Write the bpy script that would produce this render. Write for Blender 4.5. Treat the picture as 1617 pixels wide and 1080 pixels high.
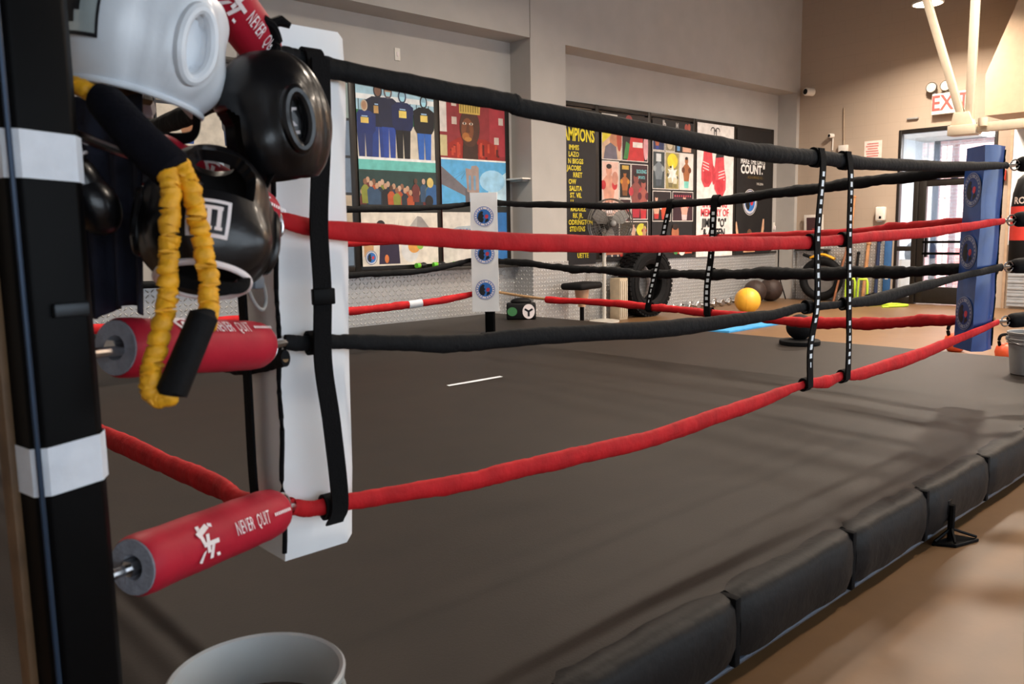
import bpy, bmesh, math, random
from mathutils import Vector, Matrix, Euler
random.seed(7)
scn = bpy.context.scene
for o in list(bpy.data.objects): bpy.data.objects.remove(o, do_unlink=True)
COL = scn.collection
PI = math.pi

# ------------------------------------------------------------------ camera
cam_d = bpy.data.cameras.new('camera'); cam = bpy.data.objects.new('camera', cam_d); COL.objects.link(cam)
cam_d.sensor_width = 36.0; cam_d.lens = 36.0 * 1307.4 / 1617; cam_d.clip_start = 0.02; cam_d.clip_end = 200
def cam_axes(yaw, pitch, roll):
    f = Vector((math.cos(yaw)*math.cos(pitch), math.sin(yaw)*math.cos(pitch), -math.sin(pitch)))
    r = Vector((math.sin(yaw), -math.cos(yaw), 0)); u = r.cross(f)
    return math.cos(roll)*r+math.sin(roll)*u, -math.sin(roll)*r+math.cos(roll)*u, f
_r, _u, _f = cam_axes(math.radians(47.135), math.radians(7.366), math.radians(-0.971))
cam.matrix_world = Matrix(((_r.x,_u.x,-_f.x,-.8346),(_r.y,_u.y,-_f.y,-1.6094),(_r.z,_u.z,-_f.z,1.2846),(0,0,0,1)))
cam_d.dof.use_dof = True; cam_d.dof.focus_distance = 5.2; cam_d.dof.aperture_fstop = 6.3
scn.camera = cam

# ------------------------------------------------------------------ world, exposure, lights
wd = bpy.data.worlds.new('world'); scn.world = wd; wd.use_nodes = True
bg = wd.node_tree.nodes['Background']; bg.inputs[0].default_value = (0.78, 0.89, 1.0, 1); bg.inputs[1].default_value = 3.6
scn.view_settings.view_transform = 'Standard'; scn.view_settings.look = 'None'
scn.view_settings.exposure = 0.14; scn.view_settings.gamma = 1.0; scn.view_settings.use_curve_mapping = False
LAMP_W = 190.0
LAMP_COL = (1.0, 0.85, 0.70)
sun_d = bpy.data.lights.new('sun', 'SUN'); sun = bpy.data.objects.new('sun', sun_d); COL.objects.link(sun)   # outdoor sun on the street side
sun_d.energy = 8.0; sun_d.angle = math.radians(1.0); sun_d.color = (1, .96, .9)
sun.rotation_euler = Vector((.62, -.30, -.72)).to_track_quat('-Z', 'Y').to_euler(); sun.location = (12, 9, 12)

# ------------------------------------------------------------------ constants
ZC = 0.26            # height of the ring canvas
S = 4.59             # rope square
YF, YB = 6.24, 6.62  # front and recessed planes of the poster wall
XB = 13.8            # door wall
ZT = 5.5             # ceiling

# ------------------------------------------------------------------ materials
def lin(c):
    if isinstance(c, str): c = tuple(int(c[i:i+2], 16) for i in (0, 2, 4))
    return tuple((v/255/12.92 if v/255 <= .04045 else ((v/255+.055)/1.055)**2.4) for v in c[:3]) + (1,)
MATS = {}
def mat(name, col, rough=.6, metal=0., var=.06, scale=12., bump=0., bscale=60., coat=0., spec=.5, emit=0., trans=0., alpha=1.):
    if name in MATS: return MATS[name]
    m = bpy.data.materials.new(name); m.use_nodes = True; MATS[name] = m
    nt = m.node_tree; b = nt.nodes['Principled BSDF']; c = lin(col)
    b.inputs['Roughness'].default_value = rough; b.inputs['Metallic'].default_value = metal
    b.inputs['Coat Weight'].default_value = coat; b.inputs['Coat Roughness'].default_value = .12
    b.inputs['Specular IOR Level'].default_value = spec
    b.inputs['Transmission Weight'].default_value = trans; b.inputs['Alpha'].default_value = alpha
    tc = nt.nodes.new('ShaderNodeTexCoord')
    n = nt.nodes.new('ShaderNodeTexNoise'); n.inputs['Scale'].default_value = scale; n.inputs['Detail'].default_value = 4
    nt.links.new(tc.outputs['Object'], n.inputs['Vector'])
    r = nt.nodes.new('ShaderNodeValToRGB')
    r.color_ramp.elements[0].position = .3; r.color_ramp.elements[1].position = .7
    r.color_ramp.elements[0].color = tuple(v*(1-var*1.6) for v in c[:3])+(1,)
    r.color_ramp.elements[1].color = tuple(min(1, v*(1+var*1.6)) for v in c[:3])+(1,)
    nt.links.new(n.outputs['Fac'], r.inputs['Fac']); nt.links.new(r.outputs['Color'], b.inputs['Base Color'])
    if bump:
        n2 = nt.nodes.new('ShaderNodeTexNoise'); n2.inputs['Scale'].default_value = bscale; n2.inputs['Detail'].default_value = 3
        nt.links.new(tc.outputs['Object'], n2.inputs['Vector'])
        bp = nt.nodes.new('ShaderNodeBump'); bp.inputs['Strength'].default_value = bump; bp.inputs['Distance'].default_value = .01
        nt.links.new(n2.outputs['Fac'], bp.inputs['Height']); nt.links.new(bp.outputs['Normal'], b.inputs['Normal'])
    if emit:
        b.inputs['Emission Color'].default_value = c; b.inputs['Emission Strength'].default_value = emit
    return m

def plate_mat():
    m = bpy.data.materials.new('diamond_plate'); m.use_nodes = True; nt = m.node_tree; N = nt.nodes; L = nt.links
    b = N['Principled BSDF']; b.inputs['Metallic'].default_value = .55; b.inputs['Roughness'].default_value = .36
    tc = N.new('ShaderNodeTexCoord'); sp = N.new('ShaderNodeSeparateXYZ'); L.new(tc.outputs['Object'], sp.inputs[0])
    def M(op, a, bb=None):
        n = N.new('ShaderNodeMath'); n.operation = op
        for i, v in enumerate((a, bb)):
            if v is None: continue
            if isinstance(v, (int, float)): n.inputs[i].default_value = v
            else: L.new(v, n.inputs[i])
        return n.outputs[0]
    P = 0.052
    u = M('DIVIDE', M('ADD', sp.outputs['X'], sp.outputs['Y']), P); v = M('DIVIDE', sp.outputs['Z'], P)
    fu, fv = M('FLOOR', u), M('FLOOR', v)
    lu = M('SUBTRACT', M('SUBTRACT', u, fu), .5); lv = M('SUBTRACT', M('SUBTRACT', v, fv), .5)
    par = M('SUBTRACT', M('MULTIPLY', M('MODULO', M('ABSOLUTE', M('ADD', fu, fv)), 2.), 2.), 1.)
    a = M('ADD', lu, M('MULTIPLY', par, lv)); c = M('SUBTRACT', lu, M('MULTIPLY', par, lv))
    d = M('ADD', M('POWER', M('DIVIDE', a, .62), 2.), M('POWER', M('DIVIDE', c, .2), 2.))
    h = M('SUBTRACT', 1., M('MINIMUM', d, 1.))
    bp = N.new('ShaderNodeBump'); bp.inputs['Strength'].default_value = .9; bp.inputs['Distance'].default_value = .012
    L.new(h, bp.inputs['Height']); L.new(bp.outputs['Normal'], b.inputs['Normal'])
    mx = N.new('ShaderNodeMix'); mx.data_type = 'RGBA'; L.new(h, mx.inputs['Factor'])
    mx.inputs[6].default_value = (.50, .50, .50, 1); mx.inputs[7].default_value = (1., 1., 1., 1)
    L.new(mx.outputs[2], b.inputs['Base Color']); return m
def block_mat(name, c1, c2, mortar, sx, sz, msize, rough=.8, axis='YZ', strength=.25):
    m = bpy.data.materials.new(name); m.use_nodes = True; nt = m.node_tree; N = nt.nodes; L = nt.links
    b = N['Principled BSDF']; b.inputs['Roughness'].default_value = rough
    tc = N.new('ShaderNodeTexCoord'); sp = N.new('ShaderNodeSeparateXYZ'); cb = N.new('ShaderNodeCombineXYZ')
    L.new(tc.outputs['Object'], sp.inputs[0]); ad = N.new('ShaderNodeMath'); ad.operation = 'ADD'
    L.new(sp.outputs['X'], ad.inputs[0]); L.new(sp.outputs['Y'], ad.inputs[1])
    L.new(ad.outputs[0], cb.inputs[0]); L.new(sp.outputs['Z'], cb.inputs[1])
    t = N.new('ShaderNodeTexBrick'); t.inputs['Color1'].default_value = lin(c1); t.inputs['Color2'].default_value = lin(c2)
    t.inputs['Mortar'].default_value = lin(mortar); t.inputs['Scale'].default_value = 1.0
    t.inputs['Brick Width'].default_value = sx; t.inputs['Row Height'].default_value = sz; t.inputs['Mortar Size'].default_value = msize
    L.new(cb.outputs[0], t.inputs['Vector']); L.new(t.outputs['Color'], b.inputs['Base Color'])
    bp = N.new('ShaderNodeBump'); bp.invert = True; bp.inputs['Strength'].default_value = strength; bp.inputs['Distance'].default_value = .008
    L.new(t.outputs['Fac'], bp.inputs['Height']); L.new(bp.outputs['Normal'], b.inputs['Normal']); return m

M_wall = mat('wall_paint', 'b4b0ab', .85, var=.025, scale=3, bump=.06, bscale=40)
M_wallB = block_mat('painted_block', 'b09f8e', 'af9e8d', 'ab9b8a', .41, .205, .005, .85, strength=.08)
M_floor = mat('floor_rubber_tan', '745638', .42, var=.05, scale=6, bump=.08, bscale=14)
M_canvas = mat('ring_canvas', '221b16', .58, var=.10, spec=.28, scale=5, bump=.10, bscale=180)
M_pad = mat('apron_vinyl', '0e0d0e', .55, spec=.2, var=.15, scale=9, bump=.35, bscale=22)
M_white = mat('white_vinyl', 'eceef0', .42, var=.02, scale=6, bump=.12, bscale=14)
M_cream = mat('cream_vinyl', 'e3ddd2', .45, var=.03, scale=6, bump=.12, bscale=14)
M_blue = mat('blue_vinyl', '1f4488', .34, var=.08, scale=8, bump=.12, bscale=16, coat=.3)
M_black = mat('black_plain', '0d0d0f', .6, var=.1, spec=.25)
M_steelblk = mat('black_steel', '050506', .45, var=.12, scale=20, spec=.08)
M_rubber = mat('black_rubber', '0f0f11', .75, spec=.2, var=.15, scale=18, bump=.2, bscale=60)
M_ropeblk = mat('black_sleeve', '101113', .75, spec=.2, var=.15, scale=25, bump=.35, bscale=45)
M_ropered = mat('red_sleeve', 'bd1a20', .7, spec=.25, var=.12, scale=14, bump=.35, bscale=38)
M_redcov = mat('red_cover', 'b01a30', .55, spec=.3, var=.06, scale=12, bump=.12, bscale=30)
M_core = mat('manila_rope', 'a5835c', .85, var=.25, scale=80, bump=.5, bscale=120)
M_strap = mat('black_webbing', '08080a', .8, spec=.15, var=.1, scale=60, bump=.2, bscale=200)
M_tape = mat('white_tape', 'd7dde6', .55, var=.03, scale=30, bump=.1, bscale=60)
M_foam = mat('grey_foam', '8f9099', .9, var=.08, scale=60, bump=.3, bscale=150)
M_steel = mat('bright_steel', 'c3c3c5', .25, 1., var=.05, scale=30)
M_letw = mat('white_print', 'f0e6e6', .6, var=.02)
M_lthblk = mat('black_leather', '0e0e11', .3, var=.15, scale=14, bump=.15, bscale=28, coat=.15, spec=.4)
M_lthwht = mat('white_leather', 'dfe5ec', .35, var=.03, scale=10, bump=.12, bscale=24, coat=.15)
M_lining = mat('brown_lining', '6d5238', .9, var=.3, scale=40)
M_linblk = mat('black_lining', '1c1a1a', .9, var=.2, scale=40)
M_yellow = mat('yellow_nylon', 'f0ab1c', .55, var=.10, scale=40, bump=.3, bscale=80)
M_navy = mat('navy_cloth', '12172a', .85, var=.15, scale=30, bump=.3, bscale=60)
M_frame = mat('dark_bronze_frame', '24201d', .4, .3, var=.08)
M_plate = plate_mat()
M_brick = block_mat('outdoor_brick', 'dba8a4', 'cf9a96', 'eadedd', .22, .075, .012, .9, strength=.4)
M_blueprint = mat('logo_blue', '2f6fc0', .5, var=.1)
M_redprint = mat('logo_red', 'c33a4a', .5, var=.1)
M_blkprint = mat('logo_black', '14161c', .5, var=.1)
M_ash = mat('pale_wood', 'c18a5c', .55, var=.15, scale=10)
M_lime = mat('lime_plastic', 'c3e53a', .45, var=.05)
M_grey = mat('grey_plastic', '8d8d8c', .45, var=.05)
M_offw = mat('offwhite_plastic', 'e6e1d8', .45, var=.02)
M_glass = mat('clear_glass', 'f4fbff', .02, trans=1., var=0, alpha=.25)

# ------------------------------------------------------------------ mesh builder
class MB:
    def __init__(s): s.v = []; s.f = []; s.mi = []; s.m = 0
    def mesh(s, vs, fs):
        k = len(s.v); s.v += [Vector(a) for a in vs]; s.f += [tuple(i+k for i in f) for f in fs]; s.mi += [s.m]*len(fs); return s
    def box(s, c, d, rot=None, bev=0.):
        bm = bmesh.new(); bmesh.ops.create_cube(bm, size=1)
        for v in bm.verts: v.co = Vector((v.co.x*d[0], v.co.y*d[1], v.co.z*d[2]))
        if bev: bmesh.ops.bevel(bm, geom=list(bm.edges), offset=bev, segments=2, profile=.5, affect='EDGES')
        R = rot if rot else Matrix.Identity(3)
        bm.verts.index_update()
        s.mesh([R @ v.co + Vector(c) for v in bm.verts], [[v.index for v in f.verts] for f in bm.faces]); bm.free(); return s
    def b2(s, lo, hi, bev=0.):
        return s.box([(a+b)/2 for a, b in zip(lo, hi)], [abs(b-a) for a, b in zip(lo, hi)], None, bev)
    def tube(s, pts, r, n=12, flat=1., caps=True, up=Vector((0, 0, 1)), closed=False, phase=0.):
        pts = [Vector(p) for p in pts]; m = len(pts); vs = []; fs = []
        for i, p in enumerate(pts):
            if closed: t = pts[(i+1) % m]-pts[i-1]
            else: t = pts[min(i+1, m-1)]-pts[max(i-1, 0)]
            t.normalize(); a = t.cross(up)
            if a.length < 1e-3: a = t.cross(Vector((1, 0, 0)))
            a.normalize(); b = a.cross(t)
            rr = r[i] if isinstance(r, (list, tuple)) else r
            fl = flat[i] if isinstance(flat, (list, tuple)) else flat
            for k in range(n):
                q = 2*PI*k/n+phase; vs.append(p+a*math.cos(q)*rr*fl+b*math.sin(q)*rr)
        for i in range(m if closed else m-1):
            j = (i+1) % m
            for k in range(n): fs.append((i*n+k, i*n+(k+1) % n, j*n+(k+1) % n, j*n+k))
        if caps and not closed: fs.append(tuple(range(n-1, -1, -1))); fs.append(tuple((m-1)*n+k for k in range(n)))
        return s.mesh(vs, fs)
    def lathe(s, prof, n=24, M=None, cap0=False, cap1=False):
        vs = []; fs = []; m = len(prof); M = M or Matrix.Identity(4)
        for r, z in prof:
            for k in range(n): vs.append(M @ Vector((r*math.cos(2*PI*k/n), r*math.sin(2*PI*k/n), z)))
        for i in range(m-1):
            for k in range(n): fs.append((i*n+k, i*n+(k+1) % n, (i+1)*n+(k+1) % n, (i+1)*n+k))
        if cap0: fs.append(tuple(range(n-1, -1, -1)))
        if cap1: fs.append(tuple((m-1)*n+k for k in range(n)))
        return s.mesh(vs, fs)
    def ell(s, c, d, rot=None, nu=20, nv=12):
        R = rot or Matrix.Identity(3); vs = []; fs = []
        for j in range(nv+1):
            t = PI*j/nv
            for k in range(nu): vs.append(R @ Vector((d[0]*math.sin(t)*math.cos(2*PI*k/nu), d[1]*math.sin(t)*math.sin(2*PI*k/nu), d[2]*math.cos(t)))+Vector(c))
        for j in range(nv):
            for k in range(nu): fs.append((j*nu+k, (j+1)*nu+k, (j+1)*nu+(k+1) % nu, j*nu+(k+1) % nu))
        return s.mesh(vs, fs)
    def prism(s, poly, z0, z1, bev=0., M=None):
        bm = bmesh.new(); M = M or Matrix.Identity(4)
        lo = [bm.verts.new((x, y, z0)) for x, y in poly]; hi = [bm.verts.new((x, y, z1)) for x, y in poly]; n = len(poly)
        bm.faces.new(lo[::-1]); bm.faces.new(hi)
        for i in range(n): bm.faces.new((lo[i], lo[(i+1) % n], hi[(i+1) % n], hi[i]))
        if bev: bmesh.ops.bevel(bm, geom=list(bm.edges), offset=bev, segments=3, profile=.5, affect='EDGES')
        bm.verts.index_update()
        s.mesh([M @ v.co for v in bm.verts], [[v.index for v in f.verts] for f in bm.faces]); bm.free(); return s
    def build(s, name, mats, parent=None, smooth=35, world=True):
        me = bpy.data.meshes.new(name)
        vs = s.v
        if parent is None:
            lo = [min(v[i] for v in vs) for i in range(3)]; hi = [max(v[i] for v in vs) for i in range(3)]
            org = Vector(((lo[0]+hi[0])/2, (lo[1]+hi[1])/2, lo[2])); vs = [v-org for v in vs]
        elif world:
            org = None; I = wmat(parent).inverted(); vs = [I @ v for v in vs]
        else: org = None
        me.from_pydata(vs, [], s.f)
        if not isinstance(mats, (list, tuple)): mats = [mats]
        for m in mats: me.materials.append(m)
        for p, i in zip(me.polygons, s.mi): p.material_index = i
        bm = bmesh.new(); bm.from_mesh(me); bmesh.ops.recalc_face_normals(bm, faces=bm.faces)
        for f in bm.faces: f.smooth = smooth > 0
        for e in bm.edges:
            if len(e.link_faces) == 2 and e.calc_face_angle(0) > math.radians(smooth): e.smooth = False
        bm.to_mesh(me); bm.free()
        o = bpy.data.objects.new(name, me); COL.objects.link(o)
        if parent: o.parent = parent
        elif org is not None: o.location = org
        return o
def wmat(o):
    M = o.matrix_basis.copy()
    while o.parent: o = o.parent; M = o.matrix_basis @ M
    return M
def tag(o, label, cat=None, group=None, kind=None):
    o['label'] = label
    if cat: o['category'] = cat
    if group: o['group'] = group
    if kind: o['kind'] = kind
    return o
def thing(name, label, cat, loc=(0, 0, 0), rotz=0., group=None, mat3=None):
    o = bpy.data.objects.new(name, None); COL.objects.link(o); o.location = loc; o.empty_display_size = .1
    if mat3 is not None: o.rotation_euler = mat3.to_euler()
    else: o.rotation_euler = (0, 0, rotz)
    return tag(o, label, cat, group)
def struct(o): o['kind'] = 'structure'; return o
def rotz(a): return Matrix.Rotation(a, 3, 'Z')
def basis(x, z):
    x = Vector(x).normalized(); z = Vector(z); z = (z-x*z.dot(x)).normalized(); y = z.cross(x)
    return Matrix(((x.x, y.x, z.x), (x.y, y.y, z.y), (x.z, y.z, z.z)))
def copy_tree(o, parent=None):
    c = o.copy(); COL.objects.link(c); c.parent = parent
    for ch in list(o.children): copy_tree(ch, c)
    return c
def text_mesh(body, size, bold=0., sx=1., align='CENTER', space=1.):
    cu = bpy.data.curves.new('t', 'FONT'); cu.body = body; cu.size = size; cu.offset = bold*size; cu.align_x = align; cu.align_y = 'CENTER'
    cu.resolution_u = 2; cu.space_character = space; cu.fill_mode = 'FRONT'
    o = bpy.data.objects.new('t', cu); COL.objects.link(o)
    bpy.context.view_layer.update()
    me = bpy.data.meshes.new_from_object(o.evaluated_get(bpy.context.evaluated_depsgraph_get()))
    vs = [(v.co.x*sx, v.co.y) for v in me.vertices]; fs = [tuple(p.vertices) for p in me.polygons]
    bpy.data.objects.remove(o); bpy.data.curves.remove(cu); bpy.data.meshes.remove(me); return vs, fs
def spline(pts, n):
    """Catmull-Rom through control points."""
    P = [Vector(p) for p in pts]; P = [P[0]*2-P[1]]+P+[P[-1]*2-P[-2]]; out = []
    m = len(P)-3
    for i in range(m):
        for k in range(n):
            t = k/n; a, b, c, d = P[i:i+4]
            out.append(.5*((2*b)+(c-a)*t+(2*a-5*b+4*c-d)*t*t+(3*b-a-3*c+d)*t**3))
    out.append(P[-2]); return out

# ================================================================== STRUCTURE
m = MB(); m.b2((-3.2, -6.0, -.1), (XB+.2, YB+.2, 0)); struct(m.build('floor', M_floor))
m = MB(); m.b2((-3.2, -6.0, ZT), (XB+.2, YB+.2, ZT+.1)); struct(m.build('ceiling', mat('ceiling_paint', '4a453f', .9)))
RX = 6.855; PX = 7.51; RX2 = 13.70; ZR = 3.78
m = MB()
m.b2((-3.2, YB, 0), (XB+.2, YB+.2, ZT)); m.b2((-3.2, YF, ZR), (XB, YB+.01, ZT))
m.b2((RX, YF, 0), (PX, YB+.01, ZR+.001)); m.b2((RX2, YF, 0), (XB, YB+.01, ZR+.001))
struct(m.build('wall_left', M_wall, smooth=0))
# door wall with an opening for the glazed entrance
DY0, DY1, DZ = 4.41, 2.89, 2.93
m = MB(); T = .2
m.b2((XB, DY0, 0), (XB+T, YB+.2, ZT)); m.b2((XB, DY1, DZ), (XB+T, DY0, ZT)); m.b2((XB, -6, 0), (XB+T, DY1, ZT))
struct(m.build('wall_back', M_wallB, smooth=0))
m = MB(); m.b2((-3.3, -6, 0), (-3.2, YB, ZT)); struct(m.build('wall_front', M_wall, smooth=0))
# street side: unseen wall added to shape daylight, window band favouring pad over floor
m = MB(); m.b2((-3.3, -6.1, 0), (XB+T, -6.0, .7)); m.b2((-3.3, -6.1, 3.1), (XB+T, -6.0, ZT))
for x in (-3.3, 0.6, 4.6, 8.6, 12.6): m.b2((x, -6.1, .7), (x+.25, -6.0, 3.1))
m.b2((12.85, -6.1, .7), (XB+T, -6.0, 3.1)); struct(m.build('wall_right_unseen', M_wall, smooth=0))
# bulkhead hanging above the right of the entrance with a raked left end
m = MB(); Mx = Matrix(((0, 0, 1, 0), (1, 0, 0, 0), (0, 1, 0, 0), (0, 0, 0, 1)))
m.prism([(2.68, 2.87), (2.70, 3.45), (2.16, 4.85), (2.16, ZT), (-6, ZT), (-6, 2.87)], 12.5, XB, 0, Mx)
struct(m.build('trim_1', mat('bulkhead_paint', 'c9ae92', .8, var=.03), smooth=0))
# diamond plate wainscot
def plate(name, lo, hi):
    o = MB().b2(lo, hi).build(name, M_plate, smooth=0); return struct(o)
plate('trim_2', (-3.2, YB-.012, 0), (RX, YB, .86)); plate('trim_3', (PX, YB-.012, 0), (RX2, YB, .86))
plate('trim_4', (RX-.012, YF-.012, 0), (PX+.012, YF, .92))
plate('trim_5', (RX-.012, YF, 0), (RX, YB-.012, .92))
plate('trim_6', (XB-.012, DY0+.05, 0), (XB, YF-.02, 1.25))
plate('trim_7', (RX2-.012, YF-.012, 0), (XB-.012, YF, 1.0))
# sills
M_sill = mat('dark_sill', '2a2724', .5, var=.1)
struct(MB().b2((-3.0, YB-.15, .862), (RX-.013, YB, .90), .004).build('trim_8', M_sill))
struct(MB().b2((PX+.013, YB-.044, .862), (RX2-.013, YB, .90), .004).build('trim_9', M_sill))
# panel joint above pillar (vertical control joint)
struct(MB().b2((RX-.006, YF-.004, ZR), (RX+.006, YF, ZT)).build('trim_10', mat('joint_caulk', '8a847c', .8)))

# windows (storefront frames behind the banners)
def window(name, xs, z0, z1, tz):
    root = bpy.data.objects.new(name, None); COL.objects.link(root); root.location = ((xs[0]+xs[-1])/2, YB, z0); root['kind'] = 'structure'
    y0, y1 = YB-.045, YB
    for x in xs: MB().b2((x-.04, y0, z0), (x+.04, y1, z1), .004).build('mullion', M_frame, root)
    for i in range(len(xs)-1):
        for z in (z0+.03, z1-.03, tz): MB().b2((xs[i]+.04, y0+.004, z-.03), (xs[i+1]-.04, y1, z+.03), .004).build('rail', M_frame, root)
        MB().b2((xs[i]+.04, YB-.008, z0+.05), (xs[i+1]-.04, YB-.003, z1-.05)).build('pane', mat('dark_pane', '15181c', .12), root)
    return root
XW1 = [2.15, 3.26, 4.38, 5.568, 6.735]; XW2 = [7.60, 8.53, 9.768, 10.976, 12.19, 13.46]
window('window_1', XW1, .90, 3.10, 3.0); window('window_2', XW2, .90, 3.14, 2.86)

# ---------------- entrance
def door():
    r = bpy.data.objects.new('door_1', None); COL.objects.link(r); r.location = (XB, (DY0+DY1)/2, 0); r['kind'] = 'structure'
    x0, x1 = XB-.02, XB+.09
    def bar(n, ya, yb, za, zb, a=x0, b=x1, mt=M_frame, par=r, bev=.003): return MB().b2((a, ya, za), (b, yb, zb), bev).build(n, mt, par)
    bar('jamb', DY0-.045, DY0, 0, DZ); bar('jamb', DY1, DY1+.045, 0, DZ); bar('header', DY1+.045, DY0-.045, DZ-.07, DZ)
    bar('transom_bar', DY1+.045, DY0-.045, 2.09, 2.18)
    bar('mullion', 4.05, 4.13, 0, 2.09)
    bar('sidelight_rail', 4.13, DY0-.045, .90, .98); bar('sidelight_rail', 4.13, DY0-.045, 0, .12)
    # door leaf
    lf = bar('door_leaf', 3.93, 4.045, 0.02, 2.08, x0+.02, x1-.02)
    bar('stile', 3.02, 3.13, 0.02, 2.08, x0+.02, x1-.02); bar('rail', 3.13, 3.93, 0.02, .30, x0+.02, x1-.02); bar('rail', 3.13, 3.93, 1.97, 2.08, x0+.02, x1-.02)
    bar('push_bar', 3.13, 3.93, 1.03, 1.07, x0-.06, x0-.02, M_steelblk); bar('push_bar', 3.13, 3.93, .84, .88, x0-.06, x0-.02, M_steelblk)
    bar('push_post', 3.86, 3.89, .80, 1.12, x0-.06, x0+.02, M_steelblk)
    bar('pane', 4.13, DY0-.045, .98, 2.09, XB+.03, XB+.036, M_glass, r, 0); bar('pane', DY1+.045, DY0-.045, 2.18, DZ-.07, XB+.03, XB+.036, M_glass, r, 0)
    bar('pane', 3.13, 3.93, .30, 1.97, XB+.03, XB+.036, M_glass, r, 0); bar('pane', 4.13, DY0-.045, .12, .90, XB+.03, XB+.036, M_glass, r, 0)
    MB().b2((XB-.05, 4.10, DZ+.16), (XB-.002, 4.28, DZ+.185), .004).build('closer_cover', M_grey, r)
    return r
door()
# vestibule
M_vest = mat('vestibule_paint', 'dfe9f0', .8, var=.02)
struct(MB().b2((XB+T, 5.0, 0), (16.4, 5.1, 3.0)).build('wall_vestibule', M_vest, smooth=0))
struct(MB().b2((XB+T, 1.0, 2.95), (16.4, 5.1, 3.05)).build('ceiling_vestibule', mat('vestibule_ceiling', 'd8d8d4', .8), smooth=0))
struct(MB().b2((XB+T, 0.5, -.1), (24, 9, 0)).build('floor_vestibule', mat('pavement', 'b8b0a8', .8, var=.08)))
struct(MB().b2((16.4, 4.80, 0), (16.5, 5.1, 3.0)).build('wall_vestibule_end', M_vest, smooth=0))
def outer_door():
    r = bpy.data.objects.new('door_2', None); COL.objects.link(r); r.location = (16.45, 3.3, 0); r['kind'] = 'structure'
    M_n = mat('navy_frame', '20304e', .5)
    for y in (4.74, 4.42): MB().b2((16.4, y-.05, 0), (16.5, y+.05, 2.95), .004).build('post', M_n, r)
    MB().b2((16.4, 1.2, 2.85), (16.5, 4.8, 2.95), .004).build('header', M_n, r)
    for z in (.5, .95, 1.4, 1.85, 2.2, 2.6): MB().b2((16.44, 4.47, z-.015), (16.46, 4.69, z+.015)).build('grille_bar', M_offw, r)
    MB().b2((16.44, 4.57, .1), (16.46, 4.59, 2.85)).build('grille_bar', M_offw, r)
outer_door()
b = MB().b2((20.0, -2, 0), (20.3, 12, 6.5)).build('brick_building', M_brick, smooth=0)
tag(b, 'pink brick building outside beyond the glass entrance door', 'building')
t = thing('ceiling_panel_light', 'bright square ceiling light panel in the entrance vestibule', 'light', (15.0, 3.5, 2.93))
MB().b2((14.7, 3.2, 2.925), (15.3, 3.8, 2.949), .004).build('frame', M_offw, t)
MB().b2((14.73, 3.23, 2.918), (15.27, 3.77, 2.9245)).build('diffuser', mat('lit_diffuser', 'ffffff', .5, emit=60), t)

# ================================================================== LAMPS
M_lampgl = mat('lamp_glow', 'fff3df', .5, emit=18)
M_lampwh = mat('lamp_housing', 'd9d3c8', .4)
def disc_lamp(loc, label, k=1.):
    x, y, z = loc
    t = thing('ceiling_lamp', label, 'lamp', (x, y, z), group='round ceiling lamps')
    M = Matrix.Translation((x, y, z))
    MB().lathe([(0.001, .10), (.07, .10), (.09, .06), (.20, .045), (.215, .03), (.215, .005), (.195, 0)], 32, M).build('housing', M_lampwh, t)
    MB().lathe([(.195, .004), (.001, .004)], 32, M).build('diffuser', M_lampgl, t)
    MB().tube([(x, y, z+.1), (x, y, ZT)], .012, 8).build('stem', M_lampwh, t)
    ld = bpy.data.lights.new('lamp_light', 'AREA'); ld.shape = 'DISK'; ld.size = .38; ld.energy = LAMP_W*k; ld.spread = math.radians(152); ld.color = LAMP_COL
    lo = bpy.data.objects.new('lamp_light', ld); COL.objects.link(lo); lo.parent = t; lo.location = (0, 0, -.01)
disc_lamp((12.16, 3.41, 4.50), 'bright round ceiling lamp above the exit sign')
for lx, ly, lk, ll in [(4.4, -1.6, .45, 'round ceiling lamp above the near long edge of the ring'), (8.6, -1.5, 1.2, 'round ceiling lamp above the kettlebell floor'), (5.6, 3.0, .9, 'round ceiling lamp above the middle of the ring canvas'),
                       (12.2, -1.0, 1., 'round ceiling lamp beyond the heavy bag'), (9.6, 1.3, 1.3, 'round ceiling lamp above the floor between ring and entrance'), (1.0, 3.6, .65, 'round unseen ceiling lamp added to brighten the far white pad')]:  # the last lamp is an unseen addition that brightens the far white pad
    disc_lamp((lx, ly, 5.05), ll, lk)

# ================================================================== RING PLATFORM
X0, X1, Y0, Y1 = -.72, 6.46, -.41, 6.58
ring = thing('ring_platform', 'low boxing ring platform with dark canvas and black padded edge', 'boxing ring', ((X0+X1)/2, (Y0+Y1)/2, 0))
# canvas with slight waviness
nx, ny = 90, 88; vs = []; fs = []
for j in range(ny+1):
    for i in range(nx+1):
        x = X0+.06+(X1-X0-.06)*i/nx; y = Y0+.06+(Y1-Y0-.06)*j/ny
        vs.append((x, y, ZC+.0012*math.sin(x*3.1+y*1.3)*math.sin(y*2.3-x*.7)-.0012))
for j in range(ny):
    for i in range(nx): k = j*(nx+1)+i; fs.append((k, k+1, k+nx+2, k+nx+1))
MB().mesh(vs, fs).build('canvas', M_canvas, ring)
m = MB(); m.b2((X0+.08, Y0+.08, .06), (X1, Y1, ZC-.006)); m.build('deck', M_black, ring)
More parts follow.
